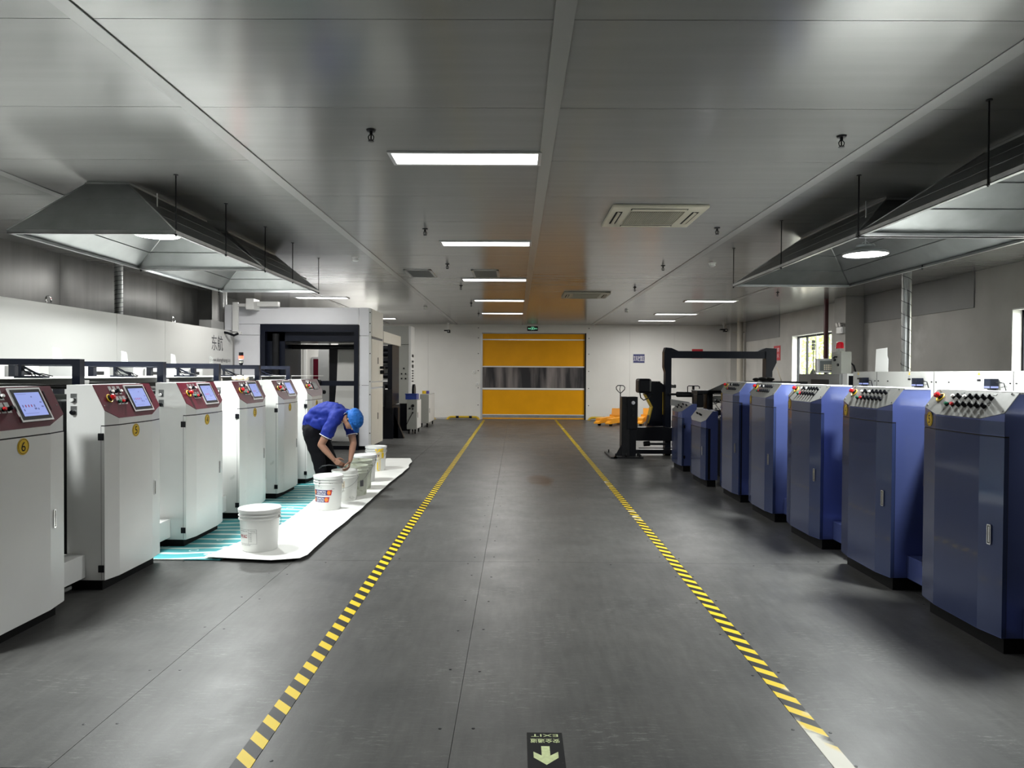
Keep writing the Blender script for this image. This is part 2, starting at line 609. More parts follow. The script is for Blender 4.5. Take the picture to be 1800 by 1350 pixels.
def text_mesh(body, bold=False):
    """unit text: centred, height 1, returns (mesh, aspect)"""
    if body in _txt: return _txt[body]
    c = bpy.data.curves.new("t", "FONT")
    c.body = body
    c.extrude = 0.0
    c.resolution_u = 3
    if bold: c.offset = 0.012
    o = bpy.data.objects.new("t", c)
    COL.objects.link(o)
    bpy.context.view_layer.update()
    dg = bpy.context.evaluated_depsgraph_get()
    me = bpy.data.meshes.new_from_object(o.evaluated_get(dg))
    bpy.data.objects.remove(o)
    xs = [v.co.x for v in me.vertices]; ys = [v.co.y for v in me.vertices]
    cx = (min(xs) + max(xs)) / 2; cy = (min(ys) + max(ys)) / 2; h = max(ys) - min(ys); w = max(xs) - min(xs)
    for v in me.vertices:
        v.co = Vector(((v.co.x - cx) / w, (v.co.y - cy) / h, 0))
    _txt[body] = me
    return me


def put_text(mb, body, c, ux, uy, w, h, m=0, bold=False):
    """writes body centred at c; ux = reading direction, uy = up direction"""
    me = text_mesh(body, bold)
    ux = Vector(ux).normalized(); uy = Vector(uy).normalized(); uz = ux.cross(uy)
    mt = Matrix(((ux.x * w, uy.x * h, uz.x, c[0]), (ux.y * w, uy.y * h, uz.y, c[1]), (ux.z * w, uy.z * h, uz.z, c[2]), (0, 0, 0, 1)))
    mb.mesh_in(me, mt, m)
    return mb


def area(name, loc, sx, sy, power, parent=None, shape='RECTANGLE', col=(1, 1, 1)):
    l = bpy.data.lights.new(name, 'AREA')
    l.shape = shape; l.size = sx; l.size_y = sy; l.energy = power; l.color = col
    o = bpy.data.objects.new(name, l)
    COL.objects.link(o)
    if parent: o.parent = parent
    o.location = loc
    return o


# ---------------------------------------------------------------- the room
XL, XR, YN, YF, ZC = -6.7, 7.5, -5.0, 24.9, 3.32
floor = MB().box(XL - .3, YN - .3, -.2, XR + .3, YF + .3, -0.012).build('floor', 'joint', kind='structure')
xs = [-6.71 + 1.61 * i for i in range(10)]
ys = [2.83 - 3.2 * 3 + 3.2 * i for i in range(11)]
plate_me = {}
for i in range(9):
    for j in range(len(ys) - 1):
        x0 = max(xs[i], XL); x1 = min(xs[i + 1], XR); y0 = max(ys[j], YN); y1 = min(ys[j + 1], YF)
        if y1 <= y0 or x1 <= x0: continue
        key = (round(x1 - x0, 3), round(y1 - y0, 3))
        if key not in plate_me:
            plate_me[key] = MB().box(.0015, .0015, -.012, key[0] - .0015, key[1] - .0015, 0).mesh('floor_plate', ['floor'])
        o = bpy.data.objects.new('floor_plate', plate_me[key]); COL.objects.link(o)
        o.location = (x0, y0, 0); o.parent = floor
mb = MB()
for i in range(1, 9):
    for j in range(60):
        yy = -1 + j * .6
        for s in (-.075, .075):
            if abs(xs[i] + s - XR) < .1: continue
            mb.lathe((xs[i] + s + random.uniform(-.01, .01), yy + random.uniform(-.03, .03), 0), [(.008, 0), (.007, .0015), (.003, .002), (.0005, .0022)], n=8)
for j in range(1, len(ys) - 1):
    for i in range(24):
        mb.lathe((-6.4 + i * .6, ys[j] + (.07 if i % 2 else -.07), 0), [(.008, 0), (.007, .0015), (.003, .002), (.0005, .0022)], n=8)
mb.build('screw', 'dark', floor, kind='stuff')

ceiling = MB().box(XL - .3, YN - .3, ZC + .05, XR + .3, YF + .3, ZC + .3).build('ceiling', 'ceil', kind='structure')
cx = [XL, -4.48, -2.13, .22, 2.62, 4.97, XR]
pm = {}
yy = 3.48 - 1.15 * 8
while yy < YF:
    y0 = max(yy, YN); y1 = min(yy + 1.15, YF)
    if y1 > y0:
        for i in range(6):
            key = (round(cx[i + 1] - cx[i], 3), round(y1 - y0, 3))
            if key not in pm:
                pm[key] = MB().box(.002, .0025, 0, key[0] - .002, key[1] - .0025, .05).mesh('ceiling_panel', ['ceil'])
            o = bpy.data.objects.new('ceiling_panel', pm[key]); COL.objects.link(o)
            o.location = (cx[i], y0, ZC); o.parent = ceiling
    yy += 1.15
for k, x in enumerate(cx[1:-1]):
    MB().box(x - .05, YN, ZC - .008, x + .05, YF, ZC, bev=.002).build('trim_%d' % (k + 1), 'ceilstrip', kind='structure')

# far wall with the roll-up door opening
DX0, DX1, DZ = -1.265, 2.43, 3.03
wf = empty('wall_far', (0, YF, 0), kind='structure')
px = [XL - .3, -4.9, -3.1, DX0]
for a, b_ in zip(px[:-1], px[1:]):
    MB().box(a + .002, YF, 0, b_ - .002, YF + .2, ZC + .05).build('wall_panel', 'farwall', wf)
px = [DX1, 3.95, 5.5, XR + .3]
for a, b_ in zip(px[:-1], px[1:]):
    MB().box(a + .002, YF, 0, b_ - .002, YF + .2, ZC + .05).build('wall_panel', 'farwall', wf)
MB().box(DX0, YF, DZ, DX1, YF + .2, ZC + .05).build('wall_panel', 'farwall', wf)
MB().box(XL, YF - .012, 0, DX0 - .12, YF - .001, .06).build('baseboard_far', 'alu', kind='structure')
mb = MB()
for z in (.5, 1.1, 1.7, 2.3, 2.85, 3.2):
    for x in (DX0 - .08, DX1 + .09):
        mb.cyl((x, YF, z), (x, YF - .01, z), .018, n=8)
mb.build('bolt', 'dark', wf, kind='stuff')
d = empty('door_1', (.58, YF, 0), kind='structure')
d['label'] = 'yellow high-speed roll-up door with a smoky clear window band'
Yd = YF + .06
MB().box(DX0, YF - .005, 0, DX0 + .045, YF + .14, DZ).box(DX0 + .045, YF + .02, 0, DX0 + .07, YF + .05, DZ).build('guide_rail', 'alu', d)
MB().box(DX1 - .05, YF - .005, 0, DX1, YF + .14, DZ).build('guide_rail', 'dark', d)
MB().box(DX0, YF - .004, DZ - .03, DX1, YF + .14, DZ).build('head_cover', 'hoodout', d)


def zd(py):  # image row -> height on the door plane
    return 1.6 + (658.3 - py) / 1250.0 * 24.95


bands = [('curtain_panel', 585.5, 597.3, 'curtain'), ('curtain_panel', 599.5, 644.6, 'curtain'),
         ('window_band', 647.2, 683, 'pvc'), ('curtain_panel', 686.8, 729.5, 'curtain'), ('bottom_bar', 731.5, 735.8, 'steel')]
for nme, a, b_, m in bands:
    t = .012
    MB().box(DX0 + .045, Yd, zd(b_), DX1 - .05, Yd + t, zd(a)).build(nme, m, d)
for a, b_ in ((597.3, 599.5), (644.6, 647.2), (683, 686.8), (729.5, 731.5)):
    MB().box(DX0 + .05, Yd - .02, zd(b_) + .01, DX1 - .055, Yd + .03, zd(a) - .005, bev=.004).build('stiffener_bar', 'whiteknob', d)
MB().box(DX0 + .045, Yd - .01, .012, DX1 - .05, Yd + .03, zd(735.8)).build('bottom_seal', 'curtain', d)
MB().box(-3, YF + .8, -.1, 4, YF + .9, 4).box(-3, YF + .2, -.1, -2.9, YF + .9, 4).box(3.9, YF + .2, -.1, 4, YF + .9, 4).box(-3, YF + .2, -.12, 4, YF + .9, -.02).box(-3, YF + .2, 3.4, 4, YF + .9, 3.5).build('wall_lobby', 'cladding', kind='structure')

ll = empty('added_lobby_fill', (.5, YF + .55, 3.38), 'added unseen fill light behind the yellow door, brightening its window band', 'ceiling light')
MB().box(-.7, YF + .45, 3.36, 1.7, YF + .6, 3.4).build('fill_light_body', 'alu', ll)
area('lamp', (.0, 0, -.03), 2.3, .12, 30, ll)  # added light with no visible source, makes the door's window band brighter
# left wall: dark steel panels, then a paler jog behind the printing machine
wl = empty('wall_left', (XL, 5, 0), kind='structure')
y = YN
while y < 14.85:
    y2 = min(y + 1.4, 14.9)
    MB().box(XL - .1, y + .003, 0, XL, y2 - .003, ZC + .04).build('wall_panel', 'leftwall', wl)
    y = y2
MB().box(XL - .1, 14.9, 0, XL + .3, 15.2, ZC + .04).build('pilaster', 'leftwall', wl)
MB().box(XL - .1, 15.2, 0, XL + .02, YF, ZC + .04).build('wall_panel', 'cladding', wl)
MB().box(XL, 16.9, 0, XL + .45, 17.35, ZC + .04).build('pilaster', 'plaster', wl)
MB().box(XL + .02, 20.9, 0, -5.4, 21.05, ZC + .03).build('partition_panel', 'farwall', wl)
MB().box(-6.27, 20.88, 0, -6.18, 20.9, ZC).build('corner_strip', 'whiteknob', wl)
MB().box(-5.4, 20.9, 0, -4.1, 21.05, ZC + .03).build('partition_panel', 'farwall', wl)
MB().box(-6.02, 20.86, 0, -5.5, 20.9, 2.06).build('door_frame', 'alu', wl)
MB().box(-5.97, 20.85, 0, -5.55, 20.862, 2.0).build('door_leaf', 'maroon', wl)

# near wall behind the camera
MB().box(XL - .1, YN - .2, 0, XR + .3, YN, ZC + .05).build('wall_near', 'farwall', kind='structure')

# right wall with two windows
wr = empty('wall_right', (XR, 5, 0), kind='structure')
W1 = (17.0, 19.46, .95, 2.68)
W2 = (8.2, 10.85, .95, 2.63)
T = .26


def wseg(y0, y1, z0, z1, m='plaster'):
    MB().box(XR, y0, z0, XR + T, y1, z1).build('wall_section', m, wr)


wseg(YN, W2[0], 0, ZC + .05); wseg(W2[0], W2[1], 0, W2[2]); wseg(W2[0], W2[1], W2[3], ZC + .05)
wseg(W2[1], W1[0], 0, ZC + .05); wseg(W1[0], W1[1], 0, W1[2]); wseg(W1[0], W1[1], W1[3], ZC + .05)
wseg(W1[1], YF, 0, ZC + .05)
MB().box(XR - .02, 11.72, 2.73, XR, 15.4, ZC, bev=.004).build('cladding_panel', 'cladding', wr)
MB().box(XR - .02, 20.35, 2.69, XR, 23.3, ZC, bev=.004).build('cladding_panel', 'cladding', wr)
MB().box(7.1, 15.43, 0, XR - .001, 15.98, ZC, bev=.006).build('column_1', 'plaster', kind='structure')
MB().box(7.16, 23.9, 0, XR - .001, 24.4, ZC, bev=.006).build('column_2', 'plaster', kind='structure')
for k, W in enumerate((W1, W2)):
    w = empty('window_%d' % (k + 1), (XR + .15, W[0], W[2]), kind='structure')
    fx0, fx1 = XR + .15, XR + .2
    MB().box(XR + .005, W[0] + .001, W[2], fx0, W[0] + .02, W[3]).box(XR + .005, W[1] - .02, W[2], fx0, W[1] - .001, W[3]).box(XR + .005, W[0], W[3] - .02, fx0, W[1], W[3] - .001).build('reveal_lining', 'whiteknob', w)
    MB().box(XR - .02, W[0], W[2] - .02, fx0, W[1], W[2] + .005).build('window_sill', 'whiteknob', w)
    mb = MB()
    mb.box(fx0, W[0], W[2], fx1, W[1], W[2] + .06); mb.box(fx0, W[0], W[3] - .07, fx1, W[1], W[3]); mb.box(fx0, W[0], W[2], fx1, W[0] + .06, W[3]); mb.box(fx0, W[1] - .06, W[2], fx1, W[1], W[3])
    mb.build('window_frame', 'navy', w)
    n = 4
    for j in range(1, n):
        yy = W[0] + (W[1] - W[0]) * j / n
        MB().box(fx0, yy - .025, W[2], fx1, yy + .025, W[3]).build('mullion', 'navy' if j % 2 else 'alu', w)
    for j in range(n):
        a = W[0] + (W[1] - W[0]) * j / n; b_ = W[0] + (W[1] - W[0]) * (j + 1) / n
        MB().box(fx0 + .02, a + .02, W[2] + .05, fx0 + .026, b_ - .02, W[3] - .05).build('pane', 'glass', w)

# outside the windows
MB().box(XR + T, -5, -.4, 40, 60, -.3).build('ground', 'ground', kind='structure')
ow = empty('neighbour_building', (15, 30, -.3), 'pale rendered building seen through the far window', 'building')
MB().box(13.5, 33, -.3, 20, 38, 7).build('building_wall', 'outwall', ow)
MB().box(19, 10, -.3, 22, 18, 7).build('building_wall', 'outwall', ow)
for yy in (34.5, 36.5):
    MB().box(13.46, yy, 1.5, 13.52, yy + .9, 3).build('building_window', 'navy', ow)


def tree(x, y, z0, h, r, seed, label):
    rnd = random.Random(seed)
    t = empty('tree', (x, y, z0), label, 'tree')
    MB().cyl((x, y, z0), (x, y, z0 + h * .6), .14, .07, n=8).build('trunk', 'bark', t)
    mb = MB()
    for i in range(1500):
        u = Vector((rnd.gauss(0, 1), rnd.gauss(0, 1), rnd.gauss(0, 1))).normalized() * r * (rnd.random() ** .4)
        c = Vector((x, y, z0 + h * .62)) + Vector((u.x, u.y, u.z * 1.25))
        a = Vector((rnd.uniform(-1, 1), rnd.uniform(-1, 1), rnd.uniform(-1, 1))).normalized() * .13
        b2 = Vector((rnd.uniform(-1, 1), rnd.uniform(-1, 1), rnd.uniform(-1, 1))).normalized() * .07
        mb.face([c - a, c + b2, c + a, c - b2])
    mb.build('foliage', 'leaf', t, kind='stuff')


tree(12.3, 29.2, -.3, 5.2, 1.7, 1, 'leafy green tree outside the far window, left of the building')
tree(13.2, 13.5, -.3, 4.6, 1.5, 2, 'leafy green tree outside the near window at the right edge')

# ---------------------------------------------------------------- floor tapes, floor sign
MB().box(-1.152, -1, 0, -1.066, 24.6, .0025).build('floor_tape', 'safety', label='left yellow and black striped floor tape along the aisle', cat='floor tape', loc=(-1.11, 3, 0)).data.materials[0] = stripes_mat("hazard_stripes_left", 1.0, 0.80)
rtp = MB()
rtp.prism([(1.302, -1, 0), (1.388, -1, 0), (1.405, 24.85, 0), (1.325, 24.85, 0)], (0, 0, .0025))
rtp.build('floor_tape', 'safety', label='right yellow and black striped floor tape, worn white in patches', cat='floor tape', loc=(1.34, 3, 0)).data.materials[0] = stripes_mat("hazard_stripes_right", 1.0, 0.57)

fs = empty('floor_sign', (.133, 2.9, 0), 'black floor sticker with glowing arrow and EXIT lettering between the tapes', 'floor sign')
MB().box(.055, 2.60, 0, .211, 3.148, .002, bev=.0008).build('sticker', 'blackmatt', fs)
mb = MB()
put_text(mb, 'EXIT', (.133, 3.121, .0026), (-1, 0, 0), (0, -1, 0), .118, .022)
put_text(mb, '安全通道', (.133, 3.075, .0026), (-1, 0, 0), (0, -1, 0), .128, .035, bold=True)
mb.build('lettering', 'glow', fs)
MB().prism([(.115, 3.03, .0022), (.151, 3.03, .0022), (.151, 2.955, .0022), (.185, 2.985, .0022), (.185, 2.94, .0022), (.133, 2.885, .0022), (.081, 2.94, .0022), (.081, 2.985, .0022), (.115, 2.955, .0022)], (0, 0, .0006)).build('arrow', 'glow', fs)


# ---------------------------------------------------------------- ceiling things
def make_ceiling_light():
    t = empty('ceiling_light', (0, 0, ZC), local=True)
    mb = MB()
    mb.box(-.6, -.17, -.014, .6, -.142, 0); mb.box(-.6, .142, -.014, .6, .17, 0); mb.box(-.6, -.142, -.014, -.572, .142, 0); mb.box(.572, -.142, -.014, .6, .142, 0)
    mb.build('frame', 'alu', t)
    MB().box(-.572, -.142, -.009, .572, .142, -.002).build('diffuser', 'diffuser', t)
    area('lamp', (0, 0, -.016), 1.14, .28, CEIL_W, t, col=CEIL_WARM)
    return t


cl = make_ceiling_light()
far_lamp = [c for c in cl.children if c.type == 'LIGHT'][0].data.copy()   # panels over the far half get more power to lift the far wall
far_lamp.energy = CEIL_W * 1.8
near_lamp = far_lamp.copy()
near_lamp.energy = CEIL_W * .45   # panels near the camera set weaker so the hood lamps dominate
# the row over the aisle and the two rows beside it
spots = [(-.415, y, l) for y, l in [(-1.6, None), (5.69, 'nearest long ceiling light panel over the aisle'), (9.4, 'second long ceiling light panel over the aisle'),
         (13.02, 'third ceiling light panel over the aisle, beside the square vents'), (16.7, 'fourth ceiling light panel over the aisle'), (20.25, 'fifth ceiling light panel over the aisle, nearest the yellow door')]]
spots += [(4.5, 16.6, 'nearest ceiling light panel right of the aisle, end hidden by the hood'), (4.5, 20.2, 'second ceiling light panel right of the aisle'), (4.45, 22.7, 'farthest ceiling light panel right of the aisle'),
          (-4.47, 16.3, 'ceiling light panel above the white unwinder portal'), (-4.5, 20.0, 'ceiling light panel hidden behind the white portal'), (-4.47, 12.9, 'ceiling light panel hidden above the left far hood'), (-4.4, 22.4, 'ceiling light panel peeping out behind the white portal'), (5.6, 12.9, 'ceiling light panel just past the tip of the right hood')]
first = True
for x, y, lab in spots:
    o = cl if first else copy_tree(cl)
    first = False
    o.location = (x, y, ZC)
    for ch in o.children:
        if ch.type == 'LIGHT':
            ch.data = far_lamp if (y > 16 or (x < -4 and y > 12)) else near_lamp if y < 10 else ch.data
    props(o, lab or ('ceiling light panel out of view %s' % {(-.415, -1.6): 'behind the camera over the aisle', (-.415, 2.02): 'just above the camera', (-4.5, -1.5): 'behind the camera to the left', (4.5, -1.5): 'behind the camera to the right'}[(x, y)]), 'ceiling light', 'recessed ceiling light panels')


def make_sprinkler():
    t = empty('sprinkler', (0, 0, ZC), local=True)
    MB().lathe((0, 0, 0), [(.0, -.012), (.03, -.012), (.036, 0)], n=16).cyl((0, 0, -.04), (0, 0, -.01), .011).build('base_plate', 'dark', t)
    MB().tube([(-.011, 0, -.035), (-.02, 0, -.05), (-.016, 0, -.068), (0, 0, -.076), (.016, 0, -.068), (.02, 0, -.05), (.011, 0, -.035)], .004, 6).cyl((0, 0, -.07), (0, 0, -.035), .005, n=8).build('yoke', 'dark', t)
    MB().cyl((0, 0, -.082), (0, 0, -.078), .021, n=12).build('deflector', 'dark', t)
    return t


sp = make_sprinkler()
SPR = [(-1.04, 5.05, 'black sprinkler head left of the nearest aisle light'), (-1.1, 8.48, 'black sprinkler head left of the second aisle light'), (-1.1, 11.2, 'black sprinkler head between the second and third aisle lights'),
       (-1.1, 13.94, 'black sprinkler head just past the third aisle light'), (-1.12, 17.4, 'black sprinkler head just past the fourth aisle light'), (-1.1, 20.4, 'black sprinkler head at the left end of the fifth aisle light'),
       (2.32, 5.14, 'nearest black sprinkler head on the right side of the aisle'), (2.33, 8.34, 'black sprinkler head right of the near ceiling cassette'), (2.3, 11.26, 'black sprinkler head midway between the two ceiling cassettes'),
       (2.32, 14.07, 'black sprinkler head right of the far ceiling cassette'), (5.4, 14.8, 'black sprinkler head beyond the right hood, near the window wall')]
for i, (x, y, lab) in enumerate(SPR):
    o = sp if i == 0 else copy_tree(sp)
    o.location = (x, y, ZC); props(o, lab, 'sprinkler', 'sprinkler heads on the ceiling')

for i, (x, y, lab) in enumerate([(-2.41, 10.6, 'white round smoke detector near the left hood'), (2.99, 10.95, 'white round smoke detector near the tip of the right hood'),
                                 (-2.38, 18.5, 'white round smoke detector near the hanging camera'), (2.92, 19.0, 'white round smoke detector beyond the far cassette')]):
    t = empty('smoke_detector', (x, y, ZC), lab, 'smoke detector', 'smoke detectors on the ceiling')
    MB().lathe((x, y, ZC), [(.0005, -.012), (.055, -.012), (.058, 0)], n=20).build('base', 'whiteknob', t)
    MB().lathe((x, y, ZC), [(.0005, -.06), (.03, -.06), (.047, -.05), (.05, -.03), (.042, -.027), (.042, -.02), (.05, -.018), (.05, -.012)], n=20).build('cover', 'whiteknob', t)


def cassette(x0, y0, lab):
    s = .98
    t = empty('ceiling_cassette', (x0 + s / 2, y0 + s / 2, ZC), lab, 'air conditioner', 'ceiling air conditioner cassettes')
    MB().box(x0, y0, ZC - .035, x0 + s, y0 + s, ZC - .001, bev=.012).build('front_panel', 'acwhite', t)
    z = ZC - .036
    for k in range(4):
        if k == 0: a = (x0 + .2, y0 + .06, x0 + s - .2, y0 + .13)
        if k == 1: a = (x0 + .2, y0 + s - .13, x0 + s - .2, y0 + s - .06)
        if k == 2: a = (x0 + .06, y0 + .2, x0 + .13, y0 + s - .2)
        if k == 3: a = (x0 + s - .13, y0 + .2, x0 + s - .06, y0 + s - .2)
        sl = MB().box(a[0], a[1], z - .001, a[2], a[3], z + .0).build('air_outlet', 'blackmatt', t)
        c = 0.018
        if k < 2: MB().prism([(a[0] + .01, a[1] + .02, z - .002), (a[0] + .01, a[3] - .02, z - .012), (a[0] + .01, a[3] - .018, z - .008), (a[0] + .01, a[1] + .022, z - .001)], (a[2] - a[0] - .02, 0, 0)).build('vane', 'acwhite', sl)
        else: MB().prism([(a[0] + .02, a[1] + .01, z - .002), (a[2] - .02, a[1] + .01, z - .012), (a[2] - .018, a[1] + .01, z - .008), (a[0] + .022, a[1] + .01, z - .001)], (0, a[3] - a[1] - .02, 0)).build('vane', 'acwhite', sl)
    g0, g1 = x0 + .21, x0 + s - .21
    h0, h1 = y0 + .19, y0 + s - .19
    gr = MB().box(g0, h0, z - .003, g1, h1, z).build('intake_grille', 'blackmatt', t)
    mb = MB()
    for i in range(27):
        xx = g0 + (g1 - g0) * i / 26
        mb.box(xx - .0016, h0, z - .006, xx + .0016, h1, z - .003)
        yy = h0 + (h1 - h0) * i / 26
        mb.box(g0, yy - .0016, z - .006, g1, yy + .0016, z - .003)
    mb.build('grid', 'acwhite', gr, kind='stuff')


cassette(.96, 7.2, 'near square ceiling air conditioner cassette right of the aisle lights')
cassette(.985, 14.9, 'far square ceiling air conditioner cassette before the yellow door')
for x0, lab in ((-1.87, 'left square ceiling vent with dark louvres'), (-.75, 'right square ceiling vent behind the third aisle light')):
    t = empty('ceiling_vent', (x0 + .2, 12.3, ZC), lab, 'vent', 'square ceiling vents')
    y0, y1, x1 = 11.8, 12.72, x0 + .42
    x0m, x1m = x0 - .02, x1 + .02
    MB().box(x0m, y0, ZC - .012, x1m, y0 + .05, ZC).box(x0m, y1 - .05, ZC - .012, x1m, y1, ZC).box(x0m, y0, ZC - .012, x0m + .04, y1, ZC).box(x1m - .04, y0, ZC - .012, x1m, y1, ZC).build('frame', 'alu', t)
    MB().box(x0, y0 + .02, ZC - .002, x1, y1 - .02, ZC - .0005).build('backing', 'dark', t)
    for k in range(9):
        yy = y0 + .08 + k * .09
        MB().prism([(x0 + .02, yy, ZC - .004), (x0 + .02, yy + .055, ZC - .012), (x0 + .02, yy + .058, ZC - .010), (x0 + .02, yy + .003, ZC - .002)], (x1 - x0 - .04, 0, 0)).build('louvre', 'hoodout', t)


# ---------------------------------------------------------------- exhaust hoods
def hood(xc, bw, tw, yb0, yb1, yt0, yt1, lab, rods):
    zb, zt = 2.80, 3.3
    t = empty('exhaust_hood', (xc, (yb0 + yb1) / 2, zb), lab, 'exhaust hood', 'sheet metal exhaust hoods')
    B = [(xc - bw, yb0), (xc + bw, yb0), (xc + bw, yb1), (xc - bw, yb1)]
    Tt = [(xc - tw, yt0), (xc + tw, yt0), (xc + tw, yt1), (xc - tw, yt1)]
    for k in range(4):
        a, b_ = B[k], B[(k + 1) % 4]
        c, e = Tt[(k + 1) % 4], Tt[k]
        P = [Vector((a[0], a[1], zb + .03)), Vector((b_[0], b_[1], zb + .03)), Vector((c[0], c[1], zt)), Vector((e[0], e[1], zt))]
        n = (P[1] - P[0]).cross(P[3] - P[0]).normalized()
        mid = sum(P, Vector()) / 4
        if (Vector((xc, (yb0 + yb1) / 2, mid.z)) - mid).dot(n) < 0: n = -n
        nv = 3
        prev = None
        for s in range(nv):
            f0, f1 = s / nv, (s + 1) / nv
            q = [P[0].lerp(P[3], f0), P[1].lerp(P[2], f0), P[1].lerp(P[2], f1), P[0].lerp(P[3], f1)]
            g = (q[3] - q[0]).normalized() * .002
            q = [q[0] + g, q[1] + g, q[2] - g, q[3] - g]
            mb = MB().prism(q, n * .0015)
            # folded seam flange on the inside
            if s < nv - 1:
                mb.prism([q[3], q[2], q[2] + n * .012, q[3] + n * .012], (0, 0, .003))
            mb.build('sheet_panel', 'hoodout', t)
        MB().tube([P[0], P[3]], .007, 6).build('corner_seam', 'steel', t)
    MB().box(xc - tw, yt0, zt - .004, xc + tw, yt1, zt + .018).box(xc - tw - .012, yt0 - .012, zt - .004, xc + tw + .012, yt0, zt + .006).build('top_collar', 'steel', t)
    w = .035
    for k in range(4):
        a, b_ = B[k], B[(k + 1) % 4]
        x0, x1 = min(a[0], b_[0]), max(a[0], b_[0]); y0, y1 = min(a[1], b_[1]), max(a[1], b_[1])
        if x1 - x0 < .01:
            s = 1 if x0 > xc else -1
            MB().box(x0 - s * w, y0, zb, x0, y1, zb + .005).box(x0 - s * .004, y0, zb, x0, y1, zb + .035).build('rim_angle', 'steel', t)
        else:
            s = 1 if y0 > (yb0 + yb1) / 2 else -1
            MB().box(x0, y0 - s * w, zb, x1, y0, zb + .005).box(x0, y0 - s * .004, zb, x1, y0, zb + .035).build('rim_angle', 'steel', t)
    for (rx, ry) in rods:
        MB().cyl((rx, ry, zb - .02), (rx, ry, ZC), .0055, n=8).cyl((rx, ry, ZC - .006), (rx, ry, ZC), .02, n=10).cyl((rx, ry, zb - .012), (rx, ry, zb), .012, n=6).build('hanger_rod', 'dark', t)
    return t


hood(-3.72, .74, .19, 6.2, 8.36, 6.45, 8.09, 'left near exhaust hood above the white cabinets', [(-2.985, 6.215), (-2.98, 7.27)])
hood(-3.72, .74, .19, 8.40, 10.7, 8.66, 10.37, 'left far exhaust hood, behind the first one', [(-2.985, 8.42), (-2.985, 9.45), (-2.985, 10.69), (-4.45, 8.4), (-4.45, 10.6)])
hood(3.72, .79, .17, 2.66, 6.155, 3.36, 5.45, 'right near exhaust hood, cut off by the picture edge', [(2.925, 4.46), (2.925, 6.14), (4.5, 4.46)])
hood(3.72, .79, .17, 6.195, 9.7, 6.9, 8.97, 'right far exhaust hood above the blue cabinets', [(2.935, 7.95), (2.935, 9.69), (4.5, 7.95)])


def bay_lamp(x, y, z, lab, power):
    t = empty('high_bay_lamp', (x, y, z), lab, 'lamp', 'round lamps inside the hoods')
    MB().lathe((x, y, z), [(.196, 0), (.2, .006), (.2, .02), (.14, .055), (.085, .07), (.08, .095), (.0005, .097)], n=36).build('housing', 'hoodout', t)
    MB().lathe((x, y, z), [(.0005, .002), (.19, .002), (.194, .004)], n=36).build('diffuser', 'lampglow', t)
    MB().cyl((x, y, z + .09), (x, y, 3.24), .006, n=6).tube([(x - .03, y, z + .09), (x - .03, y, z + .115), (x, y, z + .13), (x + .03, y, z + .115), (x + .03, y, z + .09)], .004, 6).build('suspension_cord', 'steel', t)
    area('lamp', (0, 0, -.006), .34, .34, power, t, 'DISK', LAMP_COL).data.spread = 2.9


bay_lamp(-3.32, 6.55, 2.85, 'round glowing lamp in the left near hood', HOOD_W)
bay_lamp(-3.72, 9.25, 3.07, 'round lamp tucked up in the left far hood', HOOD_W)
bay_lamp(3.27, 6.72, 2.735, 'round glowing lamp in the right far hood', HOOD_W)
bay_lamp(3.6, 4.5, 3.05, 'round lamp in the right near hood beyond the picture edge', HOOD_W)
bay_lamp(-3.6, 3.0, 2.8, 'round lamp left of the camera over the white machine', HOOD_W * .6)


# ---------------------------------------------------------------- control cabinets
def cab_geom(s, x0, y0, zb, plan, ptop, pbot, depth):
    """s=+1 front faces +x, -1 front faces -x.  plan: front outline (dx, dy). panel plane through (pbot) and (ptop)."""
    def P(dx, dy, z):
        return Vector((x0 + s * dx, y0 + dy, z))
    return P


def cab_body(P, plan, back, zb, zt, plane_p, plane_n, name, matn, parent):
    mb = MB()
    pts = [P(-back, plan[0][1], zb)] + [P(a, b_, zb) for a, b_ in plan] + [P(-back, plan[-1][1], zb)]
    mb.prism(pts, (0, 0, zt - zb))
    g = list(mb.bm.verts) + list(mb.bm.edges) + list(mb.bm.faces)
    r = bmesh.ops.bisect_plane(mb.bm, geom=g, plane_co=plane_p, plane_no=plane_n, clear_outer=True)
    es = [e for e in r['geom_cut'] if isinstance(e, bmesh.types.BMEdge)]
    cutv = list({v for e in es for v in e.verts})
    bmesh.ops.contextual_create(mb.bm, geom=es)
    loop = [v.co.copy() for v in cutv]
    c = sum(loop, Vector()) / len(loop)
    u = (loop[0] - c).normalized(); w = plane_n.cross(u)
    loop.sort(key=lambda p: math.atan2((p - c).dot(w), (p - c).dot(u)))
    bmesh.ops.recalc_face_normals(mb.bm, faces=mb.bm.faces)
    mb.build(name, matn, parent)
    return loop


